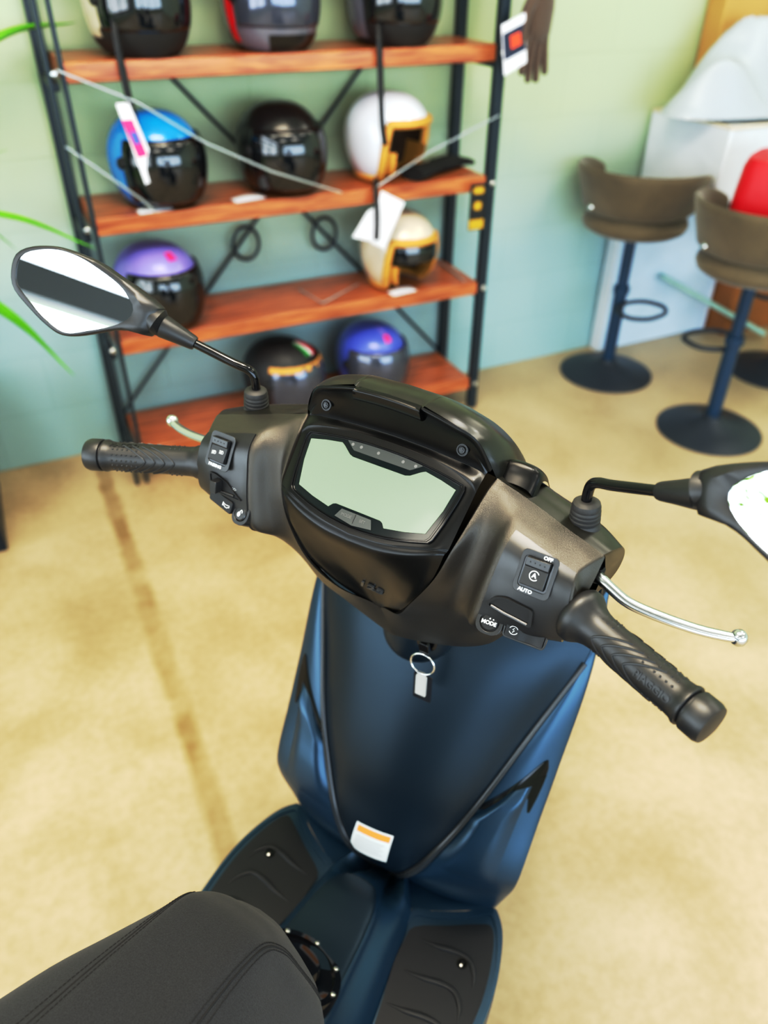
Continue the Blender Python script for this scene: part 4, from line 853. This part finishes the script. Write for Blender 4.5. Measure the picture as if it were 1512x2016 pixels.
for x in (RX0, RX1):
    for z in SHZ:
        mb = MB(); lathe(mb, [(.009, 0), (.009, .004), (.006, .007), (0, .008)], V(x, RY0-.0175, z-.024), V(0, -1, 0), 12); rk_part('shelf_bolt', mb, M['steel'])

def cable(pts, label):
    pts = [V(*p) for p in pts]; o = MB(); c = pts[0]
    tube(o, [p-c for p in pts], .0030, 8); ob = o.build('security_cable', M['cable'], smooth=60); ob.location = c
    return tag(ob, label, 'cable', 'steel security cables strung across the rack')
cable([(.21, 2.355, 1.262), (.399, 2.345, 1.178), (.556, 2.335, 1.074), (.74, 2.312, .985), (.97, 2.345, .897)], 'long steel cable slanting from the left post down past the blue helmet')
cable([(.195, 2.362, 1.085), (.363, 2.355, .938), (.40, 2.362, .897)], 'short steel cable running from the left post to the base of the blue helmet')
cable([(1.535, 2.362, 1.075), (1.279, 2.36, .983), (1.10, 2.362, .898)], 'thin steel cable sloping from the right post down to the white helmet with tan trim')
cable([(.887, 2.55, .5295), (.915, 2.40, .5295), (1.10, 2.52, .5295)], 'steel cable lying in a V on the third shelf left of the cream helmet')
cable([(1.482, 2.60, .5295), (1.465, 2.39, .5295)], 'steel cable lying across the third shelf right of the cream helmet')

# =================================================================== helmets
def helmet(loc, yaw, shell, label, style='jet', trim='dark', inner='dark', visor='visor', scale=1., extra=None, tiltx=0., chin=None):
    """front faces -y locally; styles: jet (visor over open face), open (no visor), full (chin bar)"""
    root = empty('helmet', loc, yaw); root.rotation_euler = (tiltx, 0, yaw)
    tag(root, label, 'helmet', 'motorcycle helmets on the rack')
    RXh, RYh, RZh, cz = .128*scale, .150*scale, .130*scale, .122*scale
    def pt(az, el, k=1.):
        ce = math.cos(el); h = ce**.8 if el > 0 else ce**.5
        return V(k*RXh*h*math.sin(az), -k*RYh*h*math.cos(az), cz+k*RZh*math.sin(el))
    lowf = {'jet': math.radians(22), 'open': math.radians(24), 'full': math.radians(24)}[style]
    lows = math.radians(-60)
    def low(az):
        t = abs((az+PI) % (2*PI)-PI); a0, a1 = math.radians(52), math.radians(72)
        if t < a0: return lowf
        if t > a1: return lows
        q = (t-a0)/(a1-a0); q = q*q*(3-2*q); return lowf+(lows-lowf)*q
    AZ = np.linspace(0, 2*PI, 73)[:-1]
    def skin(k, n=16): return np.array([[pt(a, PI/2+(low(a)-PI/2)*i/n, k) for a in AZ] for i in range(n+1)])
    mb = MB(); G = skin(1.); gridmesh(mb, G, 0, True)
    mats = [M[shell]]
    if style == 'full':
        CG = np.array([[pt(a, e_, 1.02+.05*max(0, math.cos(a))) for a in np.linspace(math.radians(-84), math.radians(84), 33)] for e_ in np.radians(np.linspace(-60, -24, 8))]); gridmesh(mb, CG, 1); mats.append(M[chin or shell])
    sh = mb.build('shell', mats, root, smooth=60)
    mb = MB(); gridmesh(mb, skin(.91), 0, True); 
    for s in (-1, 1):   # cheek pads
        PG_ = np.array([[pt(s*a, e_, .93-.06*math.sin(PI*(i/6.))) for i, a in enumerate(np.radians(np.linspace(44, 96, 7)))] for e_ in np.radians(np.linspace(-62, -14, 8))]); gridmesh(mb, PG_, 1)
    mb.build('lining', [M[inner], M['tan' if trim == 'tan' else 'dark']], root, smooth=60, weld=0)
    mb = MB(); tube(mb, [pt(a, low(a), .985) for a in np.linspace(0, 2*PI, 145)[:-1]], (.0135 if style == 'open' else .01)*scale if trim == 'tan' else .005*scale, 8, closed=True); mb.build('edge_trim', M['tan' if trim == 'tan' else 'black'], root, smooth=60)
    if style in ('jet', 'full'):
        e0, e1 = (-46, 30) if style == 'jet' else (-26, 28)
        mb = MB(); gridmesh(mb, np.array([[pt(a, e_, 1.035+.05*math.cos(a)*(1 if style == 'jet' else .8)) for a in np.linspace(math.radians(-78), math.radians(78), 37)] for e_ in np.radians(np.linspace(e0, e1, 14))])); mb.build('visor', M[visor], root, smooth=60, solid=.003)
        for s in (-1, 1):
            mb = MB(); p = pt(s*math.radians(80), math.radians(4), 1.02); lathe(mb, [(.016, -.004), (.016, .007), (.012, .010), (0, .011)], p, V(s, -.15, .05), 20); mb.build('visor_pivot', M['black'], root, smooth=30)
    if extra: extra(root, pt)
    return root
def stripe(m, az0, az1, el0, el1, k=1.006):
    def fn(root, pt):
        mb = MB(); gridmesh(mb, np.array([[pt(a, e_, k) for a in np.radians(np.linspace(az0, az1, 9))] for e_ in np.radians(np.linspace(el0, el1, 12))])); mb.build('stripe', M[m], root, smooth=60)
    return fn
def multi(*fs):
    def fn(root, pt):
        for f in fs: f(root, pt)
    return fn
R = math.radians
helmet((.452, 2.488, 1.275), R(22), 'cream', 'white and black full face helmet at the left end of the top shelf', 'full', chin='blackmatt', extra=multi(stripe('blackmatt', -150, -80, -60, -36), stripe('blackmatt', 80, 150, -60, -36)))
helmet((.822, 2.492, 1.275), R(16), 'greypaint', 'silver grey and red full face helmet in the middle of the top shelf', 'full', visor='visorclear', extra=multi(stripe('red', -100, -84, -50, 10), stripe('red', 84, 100, -50, -20), stripe('blackpaint', -40, 40, -58, -34, 1.078)))
helmet((1.205, 2.488, 1.275), R(20), 'blackmatt', 'black full face helmet with grey side at the right of the top shelf', 'full', extra=stripe('greypaint', -120, -86, -50, 20))
helmet((.445, 2.488, .890), R(24), 'bluepaint', 'bright blue open helmet with smoked visor on the second shelf', 'jet')
helmet((.826, 2.488, .890), R(16), 'blackpaint', 'glossy black helmet with smoked visor in the middle of the second shelf', 'jet')
helmet((1.195, 2.490, .897), R(28), 'whitepaint', 'white open face helmet with tan leather trim on the second shelf', 'open', trim='tan', inner='brownin')
helmet((.392, 2.488, .525), R(22), 'purple', 'lilac helmet with pink badge and smoked visor on the third shelf', 'jet', extra=stripe('magenta', -9, 9, 48, 62))
helmet((1.238, 2.480, .532), R(14), 'cream', 'cream open face helmet with tan leather trim and goggles band on the third shelf', 'open', trim='tan', inner='brownin', extra=stripe('visor', -48, 48, -6, 20, .99))
helmet((.780, 2.488, .135), R(40), 'blackmatt', 'matte black helmet with a red, white and green stripe on the bottom shelf', 'jet', visor='visorclear', extra=multi(stripe('green', -8, 6, 44, 74), stripe('paper', 6, 17, 42, 74), stripe('red', 17, 38, 38, 72), stripe('tan', -80, 80, 24, 33, 1.10)))
helmet((1.135, 2.488, .135), R(12), 'blueviolet', 'blue violet helmet with pink centre badge on the bottom shelf', 'jet', visor='visorclear', extra=multi(stripe('magenta', -8, 8, 46, 60), stripe('purple', -7, 7, 62, 84)))

# straps, tags
def strap(pts, w, label, m='black', name='chin_strap', grp='dangling helmet straps'):
    pts = cr([V(*p) for p in pts], 5); c = pts[0]; mb = MB()
    gridmesh(mb, np.array([[p-c+V(-w/2, 0, 0), p-c+V(w/2, 0, 0)] for p in pts]))
    ob = mb.build(name, M[m], smooth=60, solid=.003); ob.location = c; return tag(ob, label, 'strap', grp)
strap([(.38, 2.39, 1.40), (.372, 2.365, 1.33), (.372, 2.358, 1.275), (.378, 2.360, 1.18), (.392, 2.362, 1.08)], .018, 'black strap dangling from the white and black helmet over the top shelf edge')
strap([(1.115, 2.385, 1.34), (1.107, 2.362, 1.285), (1.110, 2.36, 1.18), (1.112, 2.352, 1.08), (1.122, 2.352, 1.02)], .018, 'black strap dangling from the black helmet in front of the white helmet')
strap([(1.115, 2.40, .915), (1.092, 2.355, .893), (1.088, 2.334, .82), (1.086, 2.334, .74)], .016, 'black strap hanging over the second shelf edge between two white cards')
def card(poly, o, label, mats, parts=(), yaw=0., name='hang_tag', grp='paper tags hanging on the rack'):
    r = empty(name, o, yaw); tag(r, label, 'tag', grp)
    mb = MB(); prism(mb, poly, (0, 0, 0), V(1, 0, 0), V(0, 0, 1), .0025); mb.build('card', M[mats], r, smooth=0)
    for k, (p, m) in enumerate(parts):
        mb = MB(); prism(mb, p, (0, 0, 0), V(1, 0, 0), V(0, 0, 1), .001+.0012*k, 0, .0026); mb.build('print', M[m], r, smooth=0)
    return r
card([(-.012, .09), (.022, .09), (.075, -.10), (.030, -.115)], (.352, 2.352, 1.09), 'clear blister tag with pink and blue print beside the blue helmet', 'paper', [([(-.005, .050), (.024, .050), (.048, -.040), (.022, -.045)], 'magenta'), ([(.010, .02), (.030, .02), (.036, -.01), (.018, -.01)], 'blueviolet')])
card([(0, .0), (.085, -.045), (.012, -.185), (-.035, -.16)], (1.105, 2.344, .890), 'white card hanging from the second shelf edge right of the strap', 'paper')
card([(0, 0), (.05, .02), (.055, -.11), (-.055, -.075)], (1.060, 2.348, .830), 'white card hanging left of the strap above the cream helmet', 'paper')
card([(-.03, .075), (.03, .075), (.03, -.075), (-.03, -.075)], (1.468, 2.345, .800), 'black and gold card hanging at the right end of the second shelf', 'black', [([(-.028, -.04), (.028, -.04), (.028, -.072), (-.028, -.072)], 'gold'), (rrect(.03, .028, .01, 3, -.0, .005), 'gold'), (rrect(.04, .022, .008, 3, .0, .055), 'gold')])
for x, y, z, nm in ((.405, 2.40, .890, 'white paper label lying under the blue helmet'), (.690, 2.41, .890, 'white paper label beside the glossy black helmet'), (1.215, 2.395, .525, 'white paper label lying under the cream helmet')):
    mb = MB(); G = np.array([[V(.10*(u-.5), .045*(v-.5), .0015+.006*math.sin(u*3)*v) for u in np.linspace(0, 1, 7)] for v in np.linspace(0, 1, 4)]); gridmesh(mb, G); ob = mb.build('paper_label', M['paper'], smooth=60, solid=.001); ob.location = (x, y, z+.001); ob.rotation_euler = (0, 0, .15); tag(ob, nm, 'label', 'loose helmet labels')

# gloves
def glove_geo(root, m, k=1.):
    mb = MB()
    # palm and cuff as one flattened tube, fingers as separate tapered tubes (z down = fingertips)
    tube(mb, cr([V(0, 0, .20), V(0, 0, .12), V(0, 0, .07), V(0, 0, .02), V(0, 0, -.03), V(0, 0, -.05)], 3), np.interp(range(16), [0, 3, 6, 9, 12, 15], [.046, .042, .037, .046, .046, .030]), 20, flat=.42, up=V(0, 1, 0))
    for x, L, bx in ((-.034, .065, -.008), (-.012, .080, -.003), (.011, .078, .003), (.032, .060, .010)):
        tube(mb, cr([V(x*.9, 0, -.025), V(x, -.002, -.05), V(x+bx*.6, -.006, -.05-L*.5), V(x+bx, -.012, -.05-L)], 4), np.linspace(.0125, .0085, 13), 12)
        lathe(mb, [(.0085, 0), (.006, .006), (0, .008)], V(x+bx, -.012, -.05-L), V(0, -.1, -1), 12)
    tube(mb, cr([V(-.030, 0, .035), V(-.052, -.006, .005), V(-.060, -.010, -.03), V(-.058, -.012, -.055)], 4), np.linspace(.0150, .0090, 13), 12)
    lathe(mb, [(.009, 0), (.006, .006), (0, .008)], V(-.058, -.012, -.055), V(0, -.1, -1), 12)
    mb.xform(lambda p: p*k); mb.build('glove_hand', m, root, smooth=60, weld=0)
    mb = MB(); tube(mb, [V(0, 0, .205), V(0, 0, .150)], .0475, 20, flat=.45, up=V(0, 1, 0)); mb.xform(lambda p: p*k); mb.build('cuff', m, root, smooth=60)
g = empty('knit_glove', (1.635, 2.340, 1.345), .15); g.rotation_euler = (0, .12, .25); tag(g, 'brown knit glove hanging fingers down on the right rack post', 'glove'); glove_geo(g, M['wool'], 1.3)
card([(-.045, .055), (.035, .085), (.058, -.045), (-.020, -.078)], (1.520, 2.300, 1.275), 'white and navy card with an orange square clipped to the brown glove', 'paper', [([(-.038, .032), (.036, .060), (.050, -.010), (-.024, -.038)], 'darkcard'), ([(-.012, .026), (.022, .037), (.030, .004), (-.004, -.008)], 'redcard')])
g = empty('knit_glove', (1.432, 2.51, .912), 0); g.rotation_euler = (PI/2, 0, R(-62)); tag(g, 'black glove lying flat at the right end of the second shelf', 'glove'); glove_geo(g, M['blackwool'])

# =================================================================== bar stools
def stool(name_loc, yaw, label, foot=0.):
    t = empty('bar_stool', (*name_loc, 0), yaw); tag(t, label, 'bar stool', 'velvet bar stools by the wall')
    mb = MB(); lathe(mb, [(0, 0), (.196, 0), (.196, .006), (.185, .012), (.12, .028), (.06, .044), (.036, .058), (.034, .07), (0, .07)], V(0, 0, 0), V(0, 0, 1), 64); mb.build('base', M['stoolbase'], t, smooth=40)
    mb = MB(); lathe(mb, [(0, .05), (.026, .05), (.026, .36), (.032, .362), (.032, .39), (.022, .392), (.022, .60), (.10, .615), (0, .615)], V(0, 0, 0), V(0, 0, 1), 32); mb.build('column', M['stoolblue'], t, smooth=40)
    mb = MB(); P = cr([V(.03, 0, .325), V(.06, .085, .325), V(.14, .105, .325), V(.19, .06, .325), V(.20, 0, .325), V(.19, -.06, .325), V(.14, -.105, .325), V(.06, -.085, .325)], 5, True); tube(mb, [V(p[0]*math.cos(foot)-p[1]*math.sin(foot), p[0]*math.sin(foot)+p[1]*math.cos(foot), p[2]) for p in P], .009, 10, closed=True); mb.build('footrest', M['stoolbase'], t, smooth=60)
    mb = MB(); lathe(mb, [(0, .612), (.12, .612), (.170, .618), (.194, .632), (.202, .650), (.196, .670), (.17, .690), (.165, .708), (.08, .710), (0, .710)], V(0, 0, 0), V(0, 0, 1), 48); mb.build('seat', M['velvet'], t, smooth=60)
    mb = MB(); G = []
    for a in np.linspace(R(62), R(298), 41):      # open toward +x
        k = (a-R(180))/R(118); e_ = 1-abs(k)**6*.25; zt = .675+(.865-.675)*e_
        ca, sa = math.cos(a), math.sin(a)
        prof = [(.182, .712), (.196, .698), (.212, .712), (.246, zt-.03), (.249, zt-.010), (.240, zt), (.226, zt-.008), (.212, zt-.05), (.190, .73), (.182, .712)]
        G.append([V(r*ca, r*sa, z) for r, z in prof])
    gridmesh(mb, np.array(G)); 
    for s in (0, -1): mb.add(list(G[s][:-1]), [tuple(range(9))])
    mb.build('backrest', M['velvet'], t, smooth=60)
    mb = MB(); lathe(mb, [(.012, 0), (.012, .004), (.008, .008), (0, .009)], V(.219*math.cos(R(150)), .219*math.sin(R(150)), .725), V(math.cos(R(150)), math.sin(R(150)), 0), 16); mb.build('stud', M['chrome'], t)
    return t
stool((2.235, 2.405), R(28), 'taupe velvet bar stool nearest the shelving rack, on a dark blue pedestal', R(-108))
stool((2.285, 1.835), R(18), 'taupe velvet bar stool nearest the scooter, with a red bag on its seat', R(60))
stool((2.925, 2.11), R(90), 'bar stool at the right edge behind the red bag stool, mostly showing its round base')
mb = MB(); G = []
for z, w_, d_ in ((0, .11, .09), (.02, .130, .105), (.12, .145, .115), (.25, .135, .105), (.275, .125, .095), (.28, .0, .0)):
    G.append([V(w_*(abs(math.cos(a))**.5)*np.sign(math.cos(a)), d_*(abs(math.sin(a))**.5)*np.sign(math.sin(a)), z) for a in np.linspace(0, 2*PI, 33)[:-1]])
gridmesh(mb, np.array(G), 0, True)
bag = mb.build('red_bag', M['redbag'], smooth=60); bag.location = (2.31, 1.865, .710); bag.rotation_euler = (0, 0, .5); tag(bag, 'bright red vinyl bag sitting on the nearer bar stool', 'bag')

# =================================================================== cartons on the right
def carton(loc, size, m, label, name='carton', cat='box', tape=True, rz=0., fold=0.):
    t = empty(name, loc, rz); tag(t, label, cat)
    mb = MB(); box(mb, (0, 0, size[2]/2), size); mb.build('carton_body', M[m], t, smooth=30, bevel=.006)
    if tape:
        mb = MB(); box(mb, (0, 0, size[2]+.0006), (size[0]*.98, .05, .001)); box(mb, (-size[0]/2-.0006, 0, size[2]*.86), (.001, .05, size[2]*.26)); mb.build('tape', M['tape'], t, smooth=0)
    return t
t = empty('foam_board', (2.66, 2.622, 0)); tag(t, 'pale bluish white board standing on the floor against the wall behind the stools', 'board')
mb = MB(); box(mb, (0, 0, .365), (.635, .05, .73)); mb.build('board_core', M['board'], t, smooth=30, bevel=.006)
mb = MB()
for x in (-.319, .319): mb = MB(); box(mb, (x, -.001, .365), (.012, .056, .73)); mb.build('edge_strip', M['foil'], t, smooth=30, bevel=.002)
carton((3.36, 2.567, 0), (.72, .165, .37), 'cardd', 'brown cardboard carton on the floor behind the stool pedestal')
carton((3.36, 2.567, .371), (.72, .165, .358), 'card', 'tan cardboard carton stacked under the white wrapped carton')
t = empty('wrapped_carton', (2.95, 2.432, .731)); tag(t, 'long white wrapped carton above the stools, under the crumpled plastic sheet', 'box')
mb = MB(); box(mb, (0, 0, .135), (1.03, .42, .27)); mb.build('carton_body', M['foil'], t, smooth=30, bevel=.008)
mb = MB(); ring_prism(mb, rrect(1.036, .426, .01, 2), rrect(1.0, .39, .01, 2), (0, 0, 0), V(1, 0, 0), V(0, 1, 0), .012, 0, .261); mb.build('rim', M['cream'], t, smooth=30)
carton((3.015, 2.605, 1.006), (.80, .095, .50), 'card', 'tall tan cardboard box at the top right behind the plastic sheet')
# crumpled plastic sheet heap
mb = MB(); G = []; n1, n2 = 40, 48; rnd = random.Random(3)
ph = [(rnd.uniform(2, 9), rnd.uniform(1, 6), rnd.uniform(0, 6), rnd.uniform(.010, .026)) for _ in range(8)]
for i in range(n1+1):
    rr_ = i/n1; row = []
    for j in range(n2):
        a = 2*PI*j/n2; c, s = math.cos(a), math.sin(a)
        k = rr_**.75; x = .52*k*np.sign(c)*abs(c)**.75; y = .15*k*np.sign(s)*abs(s)**.75
        z = .29*(1-rr_**2.4)*(1-.10*c)+.012
        if rr_ < .97:
            for fx, fy, p0, am in ph: z += am*(1-2*abs(math.sin(.5*(fx*x*3+fy*y*6+p0))))*min(1, 4*(1-rr_))
        row.append(V(x, y, max(z, .004)))
    G.append(row)
gridmesh(mb, np.array(G), 0, True)
ob = mb.build('plastic_sheet', M['sheet'], smooth=70); ob.location = (2.82, 2.378, 1.004); ob.rotation_euler = (0, 0, -.08); tag(ob, 'crumpled white plastic sheet heaped on the long white carton', 'plastic sheet')
mb = MB(); tube(mb, [V(0, 0, 0), V(.55, -.175, -.30)], .027, 8, flat=.5, up=V(0, 0, 1)); ob = mb.build('plank', M['plank'], smooth=30); ob.location = (2.60, 2.560, .33); tag(ob, 'pale green plank leaning against the white panel by the cartons', 'plank')

# =================================================================== plant
pl = empty('potted_plant', (-.44, 2.378, 0)); tag(pl, 'leafy green plant in a dark navy square planter at the left edge', 'plant')
mb = MB(); h = .42
for z0, z1, a, b in ((0, h, .20, .20),):
    P = [V(sx*a, sy*a, z0) for sx, sy in ((-1, -1), (1, -1), (1, 1), (-1, 1))]+[V(sx*b, sy*b, z1) for sx, sy in ((-1, -1), (1, -1), (1, 1), (-1, 1))]+[V(sx*(b-.02), sy*(b-.02), z1) for sx, sy in ((-1, -1), (1, -1), (1, 1), (-1, 1))]+[V(sx*(b-.02), sy*(b-.02), z1-.04) for sx, sy in ((-1, -1), (1, -1), (1, 1), (-1, 1))]
    F = [(3, 2, 1, 0)]+[(k*4+i, k*4+(i+1) % 4, k*4+4+(i+1) % 4, k*4+4+i) for k in range(3) for i in range(4)]; mb.add(P, F)
mb.xform(lambda p: p*V(1, 1, 1)); mb.build('planter', M['planter'], pl, smooth=20, bevel=.004)
mb = MB(); box(mb, (0, 0, h-.04), (.356, .356, .01)); mb.build('soil', M['soil'], pl, smooth=0)
mb = MB(); tube(mb, cr([V(0, 0, h-.04), V(.02, .01, .7), V(-.01, .02, .98)], 5), np.linspace(.035, .026, 11), 14); mb.build('trunk', M['bark'], pl, smooth=50)
def leaf(tip, ctrl, w, base=V(-.01, .02, .95)):
    P = cr([base, ctrl, tip], 10); mb = MB(); G = []
    for i, p in enumerate(P):
        t = i/(len(P)-1); d = unit(P[min(i+1, len(P)-1)]-P[max(i-1, 0)]); sd = unit(np.cross(d, V(0, 0, 1))); up_ = np.cross(sd, d)
        ww = w*(math.sin(PI*min(1, .12+.88*t**.8))**.8)+.001
        G.append([p-sd*ww+up_*ww*.35, p-sd*ww*.5+up_*ww*.1, p, p+sd*ww*.5+up_*ww*.1, p+sd*ww+up_*ww*.35])
    gridmesh(mb, np.array(G)); return mb.build('leaf', M['leaf'], pl, smooth=60)
lv = lambda x, y, z: V(x+.44, y-2.36, z)
leaf(lv(.31, 2.57, 1.345), lv(.06, 2.50, 1.29), .042)
leaf(lv(.21, 2.26, .84), lv(-.03, 2.28, .95), .026)
leaf(lv(.075, 2.22, .50), lv(-.09, 2.24, .73), .036)
leaf(lv(.06, 2.50, 1.06), lv(-.10, 2.48, 1.02), .012)
leaf(lv(.02, 2.35, .83), lv(-.10, 2.33, .93), .018)
for k in range(9):
    a = PI*.55+k*.38; leaf(V(.5*math.cos(a)*.9, max(-.7, .5*math.sin(a))*.5, .95+.35*math.sin(k*2.1)), V(.28*math.cos(a), .15*math.sin(a), 1.2+.08*math.sin(k)), .028)
# hedge outside the shop window (seen in the mirrors)
for k in range(3):
    mb = MB(); rnd = random.Random(k)
    for _ in range(260):
        p = V(max(-.4, min(.4, rnd.gauss(0, .2))), max(-.8, min(.8, rnd.gauss(0, .4))), max(.1, min(2.6, rnd.gauss(1.75, .45)))); a = rnd.uniform(0, 6.3); s = .06
        q = V(rnd.uniform(-1, 1), rnd.uniform(-1, 1), rnd.uniform(-1, 1)); u = unit(np.cross(q, V(.3, .2, 1))); v_ = unit(np.cross(u, q)); mb.add([p-u*s, p+v_*s*.5, p+u*s, p-v_*s*.5], [(0, 1, 2, 3)])
    tube(mb, [V(0, 0, 0), V(0, 0, 1.4)], .03, 8)
    ob = mb.build('bush', M['hedge'], smooth=0, weld=0, recalc=False); ob.location = (-4.35, -2.4+2.0*k, 0); tag(ob, 'yellow green bush outside the shop window, seen only in the mirrors', 'bush', 'bushes outside the window')
struct('trim_2', box(MB(), (-4.6, -.6, -.06), (2.6, 9, .08)), mat('pavement', lin(200, 198, 190), .8))

# =================================================================== lights, world, camera
def area(name, loc, size, power, col, target):
    l = bpy.data.lights.new(name, 'AREA'); l.shape = 'RECTANGLE'; l.size, l.size_y = size; l.energy = power; l.color = col
    o = bpy.data.objects.new(name, l); C.objects.link(o); o.location = loc; o.rotation_euler = (Vector(target)-Vector(loc)).to_track_quat('-Z', 'Y').to_euler(); return o
area('left_window_daylight', (XL-1.9, -.6, 1.9), (6.5, 3.2), 560, (.82, .92, 1.), (0, -.6, 1.5))
area('front_window_daylight', (.6, YF-.5, 1.55), (8.4, 2.5), 620, (.66, .83, 1.), (.6, 0, 1.4))
area('ceiling_skylight', (.05, .80, ZC-.03), (1.5, 1.0), 125, (1., .88, .70), (.05, .80, 0))
for i, (x, y) in enumerate(((-1.6, -1.8), (1.2, -1.8), (-1.9, .4), (2.6, .0), (3.4, 1.6))):
    area('ceiling_panel_light', (x, y, ZC-.28), (1.3, .5), 22, (1., .93, .82), (x, y, 0))
for i, (x, y) in enumerate(((.3, .35), (1.15, .5), (2.3, .6))):
    l = bpy.data.lights.new('downlight', 'POINT'); l.shadow_soft_size = .05; l.energy = 32; l.color = (1., .95, .86)
    o = bpy.data.objects.new('downlight', l); C.objects.link(o); o.location = (x, y, ZC-.35)
wd = bpy.data.worlds.new('world'); bpy.context.scene.world = wd; wd.use_nodes = True
bg = wd.node_tree.nodes['Background']; bg.inputs[0].default_value = (.80, .90, 1, 1); bg.inputs[1].default_value = .6

cam = bpy.data.cameras.new('camera'); co = bpy.data.objects.new('camera', cam); C.objects.link(co)
f_px, th, roll, yaw = 1530., R(36.35), R(-.6), R(25.7)
# camera axes in the wall-aligned world
fw = V(math.sin(yaw), math.cos(yaw), 0); rt = V(math.cos(yaw), -math.sin(yaw), 0)
fwd = math.cos(th)*fw+V(0, 0, -math.sin(th)); dn = -math.sin(th)*fw+V(0, 0, -math.cos(th))
cr_, sr_ = math.cos(roll), math.sin(roll)
cx = cr_*rt+sr_*dn; cy = -sr_*rt+cr_*dn      # image right, image down
Mx = Matrix(((cx[0], -cy[0], -fwd[0], 0), (cx[1], -cy[1], -fwd[1], 0), (cx[2], -cy[2], -fwd[2], 1.53), (0, 0, 0, 1)))
co.matrix_world = Mx
cam.sensor_fit = 'HORIZONTAL'; cam.sensor_width = 36; cam.lens = 36*f_px/1512; cam.clip_start = .05
cam.dof.use_dof = True; cam.dof.focus_distance = .74; cam.dof.aperture_fstop = cam.lens/1000/.0085; cam.dof.aperture_blades = 0
sc = bpy.context.scene; sc.camera = co
sc.view_settings.view_transform = 'Standard'; sc.view_settings.look = 'None'; sc.view_settings.exposure = -.36
cm = sc.view_settings; cm.use_curve_mapping = True; cv = cm.curve_mapping.curves[3]
cv.points.new(.20, .132); cv.points.new(.60, .70); cm.curve_mapping.update()
sc.cycles.use_denoising = True; sc.cycles.max_bounces = 8; sc.cycles.sample_clamp_indirect = 6; sc.cycles.caustics_reflective = False; sc.cycles.caustics_refractive = False
